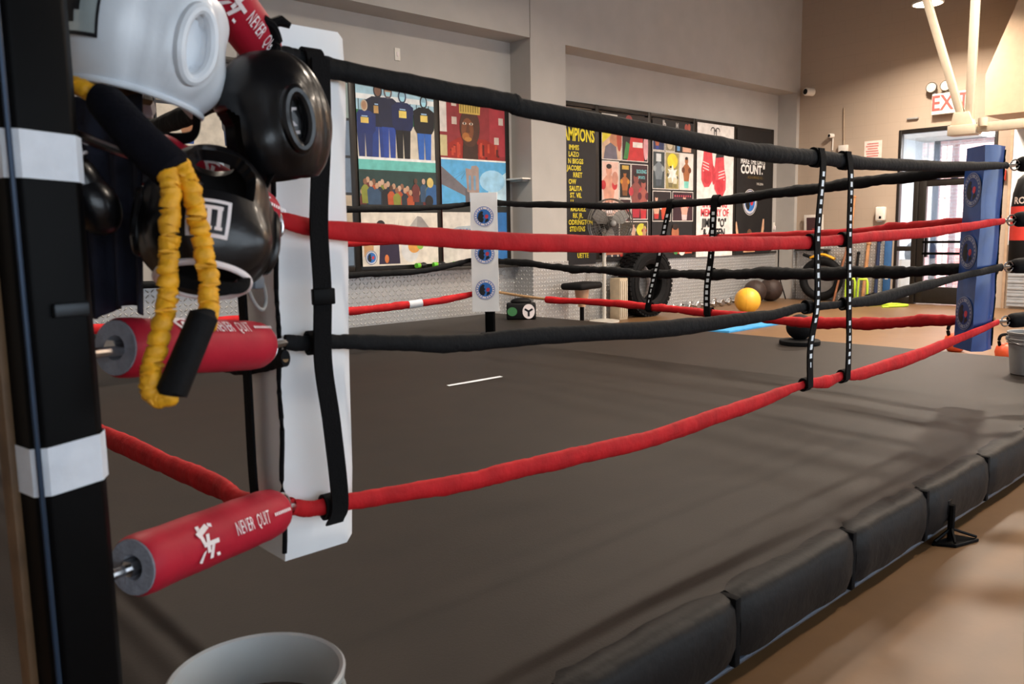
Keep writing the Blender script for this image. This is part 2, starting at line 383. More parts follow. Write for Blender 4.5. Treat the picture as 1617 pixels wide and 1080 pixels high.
# puffy edge pads on the near long edge
def edge_pad(a, b, along, off, sgn):
    """cushion running along an axis from a to b; outer face at off, sgn = outward direction"""
    vs = []; fs = []; n = 14; prof = [(.09, ZC-.002), (.05, ZC+.006), (.012, ZC-.004), (-.006, ZC-.03), (-.012, ZC-.09), (-.010, ZC-.15), (.004, ZC-.195), (.05, ZC-.205)]
    L = b-a
    for i in range(n+1):
        s = i/n; e = min(s, 1-s)*L; k = min(1., (e/.035))**.5 if e < .035 else 1.
        for j, (d, z) in enumerate(prof):
            wob = .002*math.sin(9*s+j*.6+a*5)+.0012*math.sin(23*s+j*.5+a*3)
            dd = .09-(.09-d)*(.86+.14*k)+wob*k; zz = ZC-.10+(z-(ZC-.10))*(.94+.06*k)+wob*.7*k
            vs.append((a+L*s, off-sgn*(-dd)*1., zz) if along == 'x' else (off-sgn*(-dd), a+L*s, zz))
    w = len(prof)
    for i in range(n):
        for j in range(w-1): fs.append((i*w+j, i*w+j+1, (i+1)*w+j+1, (i+1)*w+j))
    fs.append(tuple(range(w))); fs.append(tuple(n*w+k for k in range(w-1, -1, -1)))
    return MB().mesh(vs, fs)
bx = [-.72, -.29, .43, 1.14, 1.87, 2.51, 3.21, 3.88, 4.56, 5.24, 5.90, 6.46]
for i in range(len(bx)-1):
    edge_pad(bx[i]+.012, bx[i+1]-.012, 'x', Y0, 1).build('edge_pad', M_pad, ring, 50)
    if i: MB().b2((bx[i]-.014, Y0+.004, .05), (bx[i]+.014, Y0+.085, ZC-.004), .004).build('pad_strap', M_strap, ring)
by = [Y0+.09]+[Y0+.09+(Y1-Y0-.09)*i/10 for i in range(1, 11)]
for i in range(10): edge_pad(by[i]+.012, by[i+1]-.012, 'y', X0, 1).build('edge_pad', M_pad, ring, 50)
MB().tube([(X0, Y0+.03, .045), (X1, Y0+.03, .045)], .013, 10).build('frame_pipe', mat('blue_grey_pipe', '4a5564', .35, .5), ring)
for fx in (.1, 2.70, 5.2):
    f = MB(); f.tube([(fx, Y0-.02, .0), (fx, Y0-.02, .16)], .014, 8); f.box((fx, Y0+.01, .15), (.05, .05, .06), None, .004)
    fo = f.build('foot', M_steelblk, ring)
    f = MB(); f.prism([(fx-.09, Y0+.02), (fx-.05, Y0-.06), (fx+.09, Y0-.10), (fx+.07, Y0-.01)], 0, .014, .003)
    f.tube([(fx-.085, Y0+.01, .02), (fx-.0, Y0-.02, .06)], .006, 6); f.tube([(fx+.085, Y0-.09, .02), (fx, Y0-.02, .06)], .006, 6); f.tube([(fx-.05, Y0-.055, .02), (fx, Y0-.02, .07)], .006, 6)
    f.build('foot_plate', M_steelblk, fo)

# ================================================================== ROPES
def wav(i, seed, amp): return amp*(math.sin(i*.31+seed)+.7*math.sin(i*.83+seed*2.1)*math.sin(i*.13+seed)+.45*math.sin(i*2.17+seed*.7)*math.sin(i*.29+seed*3))
def side_pt(side, s, z):
    return {'AB': (s, 0, z), 'BC': (S, s, z), 'CD': (s, S, z), 'DA': (-.020*math.sin(PI*min(1., max(0., s)/.42))**2, s, z)}[side]
def rope(side, ctrl, rad, mt, label, sleeve=None, lump=.04, flat=.55, twist=0., grp='ropes strung around the ring'):
    """ctrl: (s, z above canvas); rad: list of (s, half height)"""
    P = spline([(s, 0, z+ZC) for s, z in ctrl], 14)
    pts = [Vector(side_pt(side, p.x, p.z)) for p in P]
    mid = P[len(P)//2]; base = side_pt(side, mid.x, min(p.z for p in P)-.05)
    t = thing('ring_rope', label, 'rope', base, group=grp)
    MB().tube(pts, .013 if sleeve else .007, 8).build('rope_core', M_core, t)
    lo, hi = sleeve if sleeve else (min(ctrl[0][0], ctrl[-1][0])-.01, max(ctrl[0][0], ctrl[-1][0])+.01)
    sub = []; rr = []; ff = []
    # resample finely
    fine = []
    for a, b in zip(P[:-1], P[1:]):
        for k in range(3): fine.append(a.lerp(b, k/3))
    fine.append(P[-1]); fine = [p for p in fine if lo <= p.x <= hi]
    seed = abs(hash(label)) % 17 if False else len(label)*.37
    for i, p in enumerate(fine):
        r = rad[0][1]
        for (s0, r0), (s1, r1) in zip(rad[:-1], rad[1:]):
            if min(s0, s1) <= p.x <= max(s0, s1): r = r0+(r1-r0)*(p.x-s0)/(s1-s0); break
        else:
            if abs(p.x-rad[-1][0]) < abs(p.x-rad[0][0]): r = rad[-1][1]
        sub.append(Vector(side_pt(side, p.x, p.z+wav(i*.35, seed+3, lump*.04)))); rr.append(r*(1+wav(i*.55, seed, lump)))
        ff.append(flat*(1+twist*math.sin(i*.21+seed)))
    if len(sub) > 2: MB().tube(sub, rr, 14, ff).build('sleeve', mt, t, 60)
    return t
zt = [1.372, 1.058, .780, .452]
rope('AB', [(0.0, 1.396), (0.077, 1.392), (0.204, 1.382), (0.652, 1.364), (0.757, 1.353), (1.585, 1.315), (1.963, 1.302), (2.312, 1.306), (2.733, 1.304), (3.413, 1.321), (4.292, 1.359), (4.523, 1.373), (4.58, 1.373)], [(0.077, 0.0226), (0.204, 0.0223), (0.652, 0.0252), (0.757, 0.0244), (1.585, 0.0285), (1.963, 0.0324), (2.312, 0.0299), (2.733, 0.0284), (3.413, 0.0268), (4.292, 0.0228), (4.523, 0.0181)], M_ropeblk, 'thick black top rope running from the white headgear corner to the blue pad', lump=.03, flat=.7)
rope('AB', [(0.0, 1.064), (0.135, 1.041), (0.436, 1.021), (0.739, 1.003), (1.33, 0.987), (1.977, 0.978), (2.255, 0.975), (2.386, 0.977), (2.76, 0.988), (3.451, 1.003), (3.926, 1.024), (4.344, 1.046), (4.58, 1.057)], [(0.007, 0.0172), (0.135, 0.0216), (0.436, 0.024), (0.739, 0.0248), (1.33, 0.0272), (1.977, 0.0259), (2.255, 0.0262), (2.386, 0.0218), (2.76, 0.0234), (3.451, 0.0264), (3.926, 0.0235), (4.344, 0.0214), (4.613, 0.0167)], M_ropered, 'red second rope running from the headgear corner to the blue pad', lump=.02, flat=.5)
rope('AB', [(0.0, 0.805), (0.075, 0.798), (0.172, 0.791), (0.426, 0.759), (0.734, 0.747), (1.462, 0.713), (1.989, 0.71), (2.225, 0.72), (2.572, 0.711), (2.945, 0.711), (3.483, 0.743), (3.973, 0.765), (4.527, 0.787), (4.58, 0.787)], [(-0.025, 0.0174), (0.075, 0.0166), (0.172, 0.0172), (0.426, 0.022), (0.734, 0.0242), (1.462, 0.0285), (1.989, 0.0203), (2.225, 0.0175), (2.572, 0.0161), (2.945, 0.0302), (3.483, 0.0252), (3.973, 0.0187), (4.527, 0.0221)], M_ropeblk, 'black third rope running from the headgear corner to the blue pad', lump=.03, flat=.55)
rope('AB', [(0.0, 0.442), (0.056, 0.428), (0.144, 0.423), (0.414, 0.397), (0.631, 0.388), (0.881, 0.38), (1.227, 0.367), (1.667, 0.379), (2.004, 0.393), (2.242, 0.407), (2.446, 0.393), (2.595, 0.398), (2.811, 0.386), (3.335, 0.397), (3.957, 0.427), (4.58, 0.464)], [(-0.013, 0.0179), (0.056, 0.0184), (0.144, 0.0197), (0.414, 0.024), (0.631, 0.0257), (0.881, 0.0277), (1.227, 0.0283), (1.667, 0.0292), (2.004, 0.0266), (2.242, 0.0153), (2.446, 0.0278), (2.595, 0.0177), (2.811, 0.0298), (3.335, 0.0342), (3.957, 0.024), (4.629, 0.017)], M_ropered, 'red bottom rope sagging from the headgear corner to the blue pad', lump=.03, flat=.55)
rope('BC', [(4.57, 1.355), (4.35, 1.328), (3.45, 1.276), (2.74, 1.245), (1.96, 1.252), (1.39, 1.290), (.98, 1.317), (.5, 1.35), (.02, 1.372)], [(4.57, .028), (2.0, .030), (1.9, .036), (1.0, .038), (.3, .036), (0, .03)], M_ropeblk, 'black top rope across the far side from the blue pad to the far white pad', lump=.07, flat=.8)
rope('BC', [(4.57, 1.03), (3.5, .985), (2.2, .965), (.93, 1.0), (.52, 1.036), (.02, 1.058)], [(4.57, .03), (2, .034), (0, .034)], M_ropered, 'red second rope across the far side between the blue and far white pads', lump=.09)
rope('BC', [(4.57, .79), (4.36, .776), (3.6, .728), (3.0, .705), (2.48, .69), (1.95, .703), (1.37, .72), (.87, .736), (.47, .757), (.02, .78)], [(4.57, .03), (2.4, .034), (2.3, .036), (1.4, .044), (.9, .042), (.2, .034), (0, .03)], M_ropeblk, 'ragged black third rope across the far side between the blue and far white pads', lump=.12, flat=.8)
rope('BC', [(4.57, .48), (4.37, .467), (3.76, .432), (2.74, .428), (2.36, .413), (1.94, .405), (1.32, .385), (.86, .398), (.45, .441), (.02, .48)], [(4.57, .03), (2.0, .03), (1.6, .03), (1.0, .042), (.4, .036), (0, .03)], M_ropered, 'red bottom rope with a bare tan end at the far white pad', sleeve=(.03, 3.77), lump=.09, flat=.8)
for i, (mt, nm, rr) in enumerate([(M_ropeblk, 'black top', .028), (M_ropered, 'red second', .032), (M_ropeblk, 'black third', .028), (M_ropered, 'red bottom', .036)]):
    zm = [1.268, .982, .705, .395][i]; ze = [1.325, 1.03, .785, .452][i]
    rope('CD', [(.02, zt[i]), (.9, zm+.02), (2.0, zm), (3.1, zm), (3.75, zm+(.012 if i != 2 else 0)), (4.4, ze), (4.57, ze+.01)], [(0, rr), (2.4, rr*1.1), (4.2, rr*.9), (4.57, rr*.7)], mt, nm+' rope in front of the photo banners beside the far white pad', lump=.07, flat=.7)
    zs = [.10, .085, .09, .06][i]
    rope('DA', [(4.57, zt[i]), (3.4, zt[i]-zs*.8), (2.2, zt[i]-zs), (1.26, zt[i]-zs*.9+(-.012 if i == 3 else 0)), (.62, zt[i]-.052), (.2, zt[i]-.04), (0, zt[i]-.01)], [(4.57, rr), (2, rr*1.1), (1.2, rr), (.3, rr*.85), (0, .018)], mt, nm+' rope running back from the headgear corner beside the taped post', lump=.05, flat=.6)
# white repair tape on one rope
cdt = [o for o in bpy.data.objects if o.name.startswith('ring_rope') and o.get('label', '').startswith('red bottom rope in front')][0]
MB().tube([(3.63, S, ZC+.405), (3.70, S, ZC+.407), (3.78, S, ZC+.411)], .037, 12, .75).build('tape', M_tape, cdt)

# ---------------- rope spacer straps
def strap(name, pts, w, th, label, marks, wdir, ndir, group, loops=(), buckle=None):
    P = spline(pts, 16); wd_ = Vector(wdir).normalized(); nd = Vector(ndir).normalized()
    t = thing(name, label, 'strap', tuple(P[-1]-Vector((0, 0, .03))), group=group)
    vs = []; fs = []
    for p in P:
        for a, b in ((-1, -1), (1, -1), (1, 1), (-1, 1)): vs.append(p+wd_*a*w/2+nd*b*th/2)
    for i in range(len(P)-1):
        for k in range(4): fs.append((i*4+k, i*4+(k+1) % 4, (i+1)*4+(k+1) % 4, (i+1)*4+k))
    fs += [(0, 1, 2, 3), tuple(len(P)*4-4+k for k in (3, 2, 1, 0))]
    MB().mesh(vs, fs).build('webbing', M_strap, t, 50)
    for q, r in loops:
        q = Vector(q); ring_pts = [q+nd*math.cos(a)*r*.72+Vector((0, 0, 1))*math.sin(a)*r for a in [2*PI*k/20 for k in range(20)]]
        mm = MB(); vs = []; fs = []
        for q2 in ring_pts:
            e = (q2-q).normalized()
            for a_, b_ in ((-1, -1), (1, -1), (1, 1), (-1, 1)): vs.append(q2+wd_*a_*w*.5+e*b_*.003)
        for i in range(20):
            for k in range(4): j = (i+1) % 20; fs.append((i*4+k, i*4+(k+1) % 4, j*4+(k+1) % 4, j*4+k))
        mm.mesh(vs, fs).build('loop', M_strap, t, 50)
    if marks:
        mm = MB(); L = [0.]
        for a, b in zip(P[:-1], P[1:]): L.append(L[-1]+(b-a).length)
        s = .10; k = 0; R = random.Random(int(w*1e4)+len(label))
        while s < L[-1]-.06:
            i = max(j for j in range(len(L)) if L[j] <= s); i = min(i, len(P)-2)
            p = P[i].lerp(P[i+1], (s-L[i])/max(1e-6, L[i+1]-L[i])); d = (P[i+1]-P[i]).normalized()
            ww, hh = w*.44, marks*R.choice((.30, .34, .26))
            if k % 9 != 8:
                hw = ww/2*R.choice((1, 1, .45, 1)); o = p+nd*(th/2+.0012)
                mm.mesh([o-wd_*hw-d*hh, o+wd_*hw-d*hh, o+wd_*hw+d*hh, o-wd_*hw+d*hh], [(0, 1, 2, 3)])
                if hw > ww*.4:   # dark counter of the letter
                    pass
            s += marks; k += 1
        mm.build('print', mat('strap_print', 'dfe8f0', .6), t)['kind'] = 'stuff'
    if buckle:
        for z in buckle:
            i = min(range(len(P)), key=lambda j: abs(P[j].z-z)); mb = MB(); mb.box(P[i]+nd*.004, (1, 1, 1), None)
            mb = MB(); R3 = basis(wd_, (0, 0, 1)); mb.box(P[i]+nd*.003, (w*1.25, .014, .035), R3, .003); mb.build('buckle', M_steelblk, t)
    return t
GS = 'printed spacer straps tying the ropes'
ny_ = (0, -1, 0)
strap('spacer_strap', [(2.30, -.024, 1.60), (2.305, -.03, 1.52), (2.285, -.026, 1.26), (2.295, -.028, 1.0), (2.262, -.022, .82), (2.27, -.022, .655)], .042, .006, 'black strap with white print tying the near ropes, farther from the blue pad', .036, (1, 0, 0), ny_, GS,
      [((2.30, 0, ZC+1.306), .036), ((2.285, 0, ZC+.976), .031), ((2.27, 0, ZC+.72), .026), ((2.27, 0, ZC+.407), .025)])
strap('spacer_strap', [(2.53, -.024, 1.60), (2.545, -.03, 1.50), (2.56, -.026, 1.26), (2.575, -.028, .96), (2.60, -.022, .80), (2.60, -.022, .645)], .042, .006, 'black strap with white print tying the near ropes, next nearer the blue pad', .034, (1, 0, 0), ny_, GS,
      [((2.54, 0, ZC+1.305), .036), ((2.56, 0, ZC+.982), .029), ((2.59, 0, ZC+.711), .025), ((2.60, 0, ZC+.398), .027)])
nb = (-.8, -.6, 0); wb = (.6, -.8, 0)
strap('spacer_strap', [(S-.035, 2.35, 1.51), (S-.038, 2.39, 1.35), (S-.035, 2.45, 1.1), (S-.035, 2.52, .86), (S-.035, 2.57, .66)], .05, .006, 'slanting black strap with white print tying the far ropes', .044, (0, 1, 0), (-1, 0, 0), GS,
      [((S, 2.37, ZC+1.247), .036), ((S, 2.44, ZC+.968), .042), ((S, 2.52, ZC+.69), .042), ((S, 2.57, ZC+.42), .04)])
strap('spacer_strap', [(S-.035, 1.95, 1.52), (S-.038, 1.955, 1.30), (S-.035, 1.97, 1.1), (S-.035, 2.0, .86), (S-.035, 2.0, .65)], .055, .006, 'upright black strap with white print tying the far ropes', .046, (0, 1, 0), (-1, 0, 0), GS,
      [((S, 1.95, ZC+1.252), .044), ((S, 1.96, ZC+.968), .042), ((S, 1.99, ZC+.703), .046), ((S, 2.0, ZC+.407), .04)])
strap('corner_strap', [(.095, -.036, 1.655), (.088, -.04, 1.5), (.074, -.036, 1.32), (.076, -.034, 1.17), (.072, -.03, 1.02), (.084, -.034, .88), (.098, -.03, .70), (.078, -.036, .655)], .042, .006, 'plain black webbing strap with buckle over the white corner pad', 0, (1, 0, 0), ny_, None,
      [((.093, 0, ZC+1.389), .031), ((.074, 0, ZC+.799), .024), ((.092, 0, ZC+.425), .027)], buckle=(1.16,))
strap('corner_strap', [(-.03, .125, 1.60), (-.034, .12, 1.3), (-.03, .125, 1.0), (-.034, .118, .78), (-.03, .118, .66)], .034, .006, 'thin black strap on the shaded side of the white corner pad', 0, (0, 1, 0), (-1, 0, 0), None, [((-.014, .12, ZC+.415), .03)])

# ================================================================== CORNER PADS
def emblem(parent, c, n, up, r, rim_mat, disc_mat):
    """round club emblem: rim ring with dashes, blue disc, dark profile, red glove"""
    n = Vector(n).normalized(); up = Vector(up); up = (up-n*up.dot(n)).normalized(); rt = up.cross(n); c = Vector(c)
    def P(u, v, k): return c+rt*u*r+up*v*r+n*k
    def disc(r0, r1, k, mm, N=40):
        vs = [P(r0*math.cos(2*PI*i/N), r0*math.sin(2*PI*i/N), k) for i in range(N)]
        if r1 == 0: mm.mesh(vs, [tuple(range(N))])
        else:
            vs += [P(r1*math.cos(2*PI*i/N), r1*math.sin(2*PI*i/N), k) for i in range(N)]
            mm.mesh(vs, [(i, (i+1) % N, N+(i+1) % N, N+i) for i in range(N)])
    mm = MB(); disc(1, 0, .001, mm)
    mm.m = 1; disc(.96, .90, .0018, mm); disc(.70, 0, .0018, mm)
    for i in range(22):       # ring of lettering strokes
        a = 2*PI*i/22
        if i in (5, 16): continue
        q = [P((.80+du)*math.cos(a+da), (.80+du)*math.sin(a+da), .002) for du, da in ((-.06, -.07), (.06, -.07), (.06, .05), (-.06, .05))]; mm.mesh(q, [(0, 1, 2, 3)])
    mm.m = 2; prof = [(-.62, -.2), (-.5, .3), (-.25, .52), (-.05, .45), (-.12, .2), (.02, .05), (-.1, -.1), (0, -.3), (-.15, -.6), (-.45, -.5)]
    mm.mesh([P(u, v, .0026) for u, v in prof], [tuple(range(len(prof)))])
    mm.mesh([P(u, v, .0026) for u, v in [(.1, -.62), (.5, -.4), (.4, -.2), (.15, -.3)]], [(0, 1, 2, 3)])
    mm.m = 3; gl = [(.08, -.12), (.12, .12), (.3, .2), (.45, .1), (.42, -.12), (.25, -.24)]
    mm.mesh([P(u, v, .003) for u, v in gl], [tuple(range(6))])
    o = mm.build('emblem', [rim_mat, disc_mat, M_blkprint, M_redprint], parent, 0); o['label'] = 'round blue club emblem'; return o
def corner_pad(cx, cy, sx, sy, z0, z1, mt, label, em=None, lean=0., edge=M_strap, w=.165, sh0=(0, 0), sh1=(0, 0)):
    poly = [(.018, .018), (w, .018), (w+.045, .062), (.062, w+.045), (.018, w)]
    pts = [(cx+sx*a, cy+sy*b) for a, b in poly]
    if sx*sy < 0: pts = pts[::-1]
    t = thing('corner_pad', label, 'corner pad', (cx+sx*.12, cy+sy*.12, z0), group='padded ring corners')
    bm = bmesh.new()
    rows = 14; n = len(pts); ring_ = []
    for j in range(rows+1):
        k = j/rows; z = z0+(z1-z0)*k
        ring_.append([bm.verts.new((x+sh0[0]*(1-k)+sh1[0]*k+.0025*math.sin(k*19+i*2), y+sh0[1]*(1-k)+sh1[1]*k+.0025*math.sin(k*23+i*1.3), z)) for i, (x, y) in enumerate(pts)])
    for j in range(rows):
        for i in range(n): bm.faces.new((ring_[j][i], ring_[j][(i+1) % n], ring_[j+1][(i+1) % n], ring_[j+1][i]))
    bm.faces.new(ring_[0][::-1]); bm.faces.new(ring_[-1])
    ed = [e for e in bm.edges if len(e.link_faces) == 2 and e.calc_face_angle(0) > .5]
    bmesh.ops.bevel(bm, geom=ed, offset=.012, segments=3, profile=.5, affect='EDGES'); bm.verts.index_update()
    mm = MB(); mm.mesh([v.co.copy() for v in bm.verts], [[v.index for v in f.verts] for f in bm.faces]); bm.free()
    mm.build('cushion', mt, t, 50)
    # dark seam piping down the outer ridge
    kz = lambda z: (z-z0)/(z1-z0)
    pp = [(cx+sx*.017+.0015*math.sin(z*31)+sh0[0]*(1-kz(z))+sh1[0]*kz(z), cy+sy*.017+.0015*math.sin(z*27)+sh0[1]*(1-kz(z))+sh1[1]*kz(z), z) for z in [z0+.02+(z1-z0-.04)*i/40 for i in range(41)]]
    MB().tube(pp, .0055, 8).build('ridge_piping', edge, t)
    if em:
        nrm = Vector((sx, sy, 0)).normalized(); ctr = Vector((cx+sx*(w+.107)/2, cy+sy*(w+.107)/2, 0))
        for z in em[0]: emblem(t, ctr+Vector((sh0[0]*(1-kz(z))+sh1[0]*kz(z), sh0[1]*(1-kz(z))+sh1[1]*kz(z), z))+nrm*.0035, nrm, (0, 0, 1), em[1], em[2], em[3])
    return t
corner_pad(0, 0, 1, 1, .57, 1.73, M_white, 'white vinyl corner pad beside the red turnbuckle covers and headgear', sh0=(-.024, .022), sh1=(-.004, .004), w=.176)
pB = corner_pad(S, 0, -1, 1, .565, 1.745, M_blue, 'blue vinyl corner pad with three round emblems', ((1.50, 1.14, .78), .098, mat('emblem_rim_grey', '8f94a8', .5), mat('emblem_navy', '27417e', .5)), sh0=(-.012, .006), sh1=(.012, -.002))
corner_pad(S, S, -1, -1, .55, 1.69, M_white, 'white vinyl corner pad with three round blue emblems', ((1.465, 1.11, .765), .098, M_letw, M_blueprint), w=.20)
corner_pad(0, S, 1, -1, .565, 1.72, M_white, 'white corner pad at the ring corner hidden behind the taped post')

# ================================================================== POSTS + TURNBUCKLES
def ring_post(cx, cy, ang, h, label, tapes=(), warm_light_strip=False):
    s = .052; R = rotz(ang); t = thing('ring_post', label, 'post', (cx, cy, ZC), ang, 'steel ring posts')
    c = .016; pl = [(-s, -s+c), (-s+c, -s), (s-c, -s), (s, -s+c), (s, s-c), (s-c, s), (-s+c, s), (-s, s-c)]
    MB().prism(pl, 0, h, .004).build('tube', M_steelblk, t, world=False)
    MB().prism([(a*1.04, b*1.04) for a, b in pl], h-.03, h+.012, .004).build('cap', M_black, t, world=False)
    MB().b2((-.10, -.10, 0), (.10, .10, .012), .003).build('base_plate', M_steelblk, t, world=False)
    for z0, z1, tl in tapes:
        vs = []; k = 1.045; n = 8; N = 2
        for z, f in ((z0, 0), (z1, 1)):
            for a, b in pl: vs.append((a*k, b*k, z+tl*(a*.7+b*.3)))
        MB().mesh(vs, [(i, (i+1) % 8, 8+(i+1) % 8, 8+i) for i in range(8)]).build('tape_band', M_tape, t, 20, world=False)
    if warm_light_strip:
        MB().box((-s-.006, s-.03, h/2), (.012, .03, h-.02), None, .002).build('warm_light_strip', mat('warm_light_tan', '6b5138', .6, var=.2), t, world=False)  # tan strip stands for warm light on the post's side face
        mm = MB(); mm.box((s*.2, -s-.004, h*.62), (.05, .012, .02), None, .003); mm.build('clasp', mat('gun_metal', '2e3236', .4, .6), t, world=False)
        mm = MB(); mm.tube([(-s+.004, -s+.004, .05), (-s+.004, -s+.004, h-.06)], .004, 8); mm.build('edge_sheen', mat('blue_sheen', '1c2f45', .4, .4), t, world=False)  # thin blue line imitates the sheen on the post's bevelled edge
    return t
PA = Vector((-.515, -.268, 0))
pa_ang = math.atan2(.727, .675)-math.radians(45)+math.radians(9)
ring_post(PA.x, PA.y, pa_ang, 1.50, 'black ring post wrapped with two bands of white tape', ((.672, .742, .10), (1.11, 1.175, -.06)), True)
OB = .315
ring_post(S+OB, -OB, PI/4, 1.44, 'black ring post behind the blue corner pad')
ring_post(S+OB, S+OB, PI/4, 1.40, 'black ring post behind the far white corner pad')
ring_post(-OB, S+OB, PI/4, 1.44, 'black ring post off the back corner of the ring')

def logo_strokes():
    """angular bird-like mark, unit square"""
    return [[(-.5, .3), (.1, .5), (.15, .35), (-.4, .15)], [(-.35, .5), (-.2, .5), (-.15, -.1), (-.3, -.1)], [(.2, .5), (.35, .45), (.5, -.5), (.35, -.5)],
            [(-.1, .2), (.05, .2), (.0, -.3), (-.15, -.3)], [(-.3, 0), (.4, 0), (.4, -.12), (-.3, -.12)], [(-.35, -.25), (-.2, -.2), (-.35, -.55), (-.5, -.5)], [(.05, -.1), (.2, -.1), (.15, -.5), (.0, -.5)]]
def turnbuckle(L, Rr, rad, cov, label, post, rope_pt, group, lettering=True, face=None, rot=0.):
    L = Vector(L); Rr = Vector(Rr); ax = (Rr-L); ln = ax.length; ax.normalize()
    t = thing('turnbuckle', label, 'turnbuckle', tuple((L+Rr)/2-Vector((0, 0, rad))), group=group)
    n = 28; prof = [(-.0, .93), (.008, 1.0), (.03, 1.02)]+[(ln*k/10, 1.0+.012*math.sin(k*2.1)) for k in range(2, 9)]+[(ln-.05, 1.0), (ln-.02, .95), (ln-.006, .84), (ln, .62)]
    pts = [L+ax*s for s, _ in prof]; MB().tube(pts, [rad*k for _, k in prof], n, caps=False).build('cover', cov, t, 50)
    # foam end ring at the post end
    z = ax; x = z.cross(Vector((0, 0, 1))).normalized(); y = z.cross(x)
    M = Matrix(((x.x, y.x, z.x, L.x), (x.y, y.y, z.y, L.y), (x.z, y.z, z.z, L.z), (0, 0, 0, 1)))
    MB().lathe([(rad*.94, .004), (rad*.9, -.002), (rad*.42, -.002), (rad*.38, .004), (rad*.36, .06)], 28, M).build('foam_core', M_foam, t)
    b = MB(); b.tube([post, L+ax*.08], .0085, 10); b.lathe([(.0, -.012), (.014, -.012), (.014, .012), (.0, .012)], 6, M)
    b.build('bolt', M_steel, t)
    # ring at the rope end
    q = Rr+ax*.018; up = Vector((0, 0, 1)); rp = [q+ax*math.cos(a)*.026+up*math.sin(a)*.03 for a in [2*PI*k/20 for k in range(20)]]
    b = MB(); b.tube(rp, .0045, 8, closed=True, up=ax.cross(up)); b.tube([Rr-ax*.03, Rr+ax*.02], .008, 8); b.tube([q, rope_pt], .010, 8); b.build('steel_ring', M_steel, t)
    if lettering:
        e3 = Vector(face); e3 = (e3-ax*e3.dot(ax)).normalized(); e2 = e3.cross(ax)
        def wrap(s, v, k=.0025): a = v/rad+rot; return L+ax*s+(e3*math.cos(a)+e2*math.sin(a))*(rad*1.02+k)
        mm = MB()
        for st in logo_strokes():
            mm.mesh([wrap(ln*.32+u*.055, v*.062) for u, v in st], [(0, 1, 2, 3)])
        for i, w in enumerate(('NEVER', 'QUIT')):
            vs, fs = text_mesh(w, .0175, .0, .92, space=1.08); cx = ln*.57+(.0 if i == 0 else .055)
            mm.mesh([wrap(cx+u, v*2.0) for u, v in vs], fs)
        for k in range(9):
            s0 = ln*.80+k*.006; mm.mesh([wrap(s0, -.003), wrap(s0+.004, -.003), wrap(s0+.004, .003), wrap(s0, .003)], [(0, 1, 2, 3)])
        lt = mm.build('lettering', M_letw, t, 0); lt['kind'] = 'stuff'; lt['label'] = 'white bird mark and NEVER QUIT lettering'
    return t
TG = 'red padded turnbuckle covers'
fc = (-.62, -.74, .12)
def pst(z): return (PA.x+.045, PA.y+.02, z)
turnbuckle((-.188, -.130, 1.768), (-.02, -.02, 1.655), .046, M_redcov, 'red foam turnbuckle cover with white lettering beside the white headgear, topmost of four', pst(1.74), (0, 0, ZC+1.376), TG, True, fc, .35)
turnbuckle((-.285, -.099, 1.428), (-.035, -.02, 1.327), .050, M_redcov, 'red foam turnbuckle cover passing through the lower black headgear', pst(1.45), (0, 0, ZC+1.058), TG, True, fc, .55)
turnbuckle((-.395, -.180, 1.112), (-.06, -.02, 1.068), .050, M_redcov, 'red foam turnbuckle cover with a pale grey foam end behind the yellow band', pst(1.115), (0, 0, ZC+.806), TG, True, fc, .75)
turnbuckle((-.408, -.222, .752), (-.062, -.045, .722), .0515, M_redcov, 'red foam turnbuckle cover with white lettering above the clear bucket', pst(.755), (0, 0, ZC+.445), TG, True, fc, .15)
TB = 'black padded turnbuckle covers'
for i, z in enumerate((1.373, 1.057, .787, .466)):
    nm = ('topmost', 'second from the top', 'third from the top', 'lowest')[i]
    turnbuckle((S+.25, -.25, ZC+z+.03), (S+.042, -.042, ZC+z+.005), .045, M_rubber, 'black turnbuckle cover tied to the blue corner pad, '+nm, (S+OB-.03, -OB+.03, ZC+z+.03), (S-.005, .005, ZC+z), TB, False)

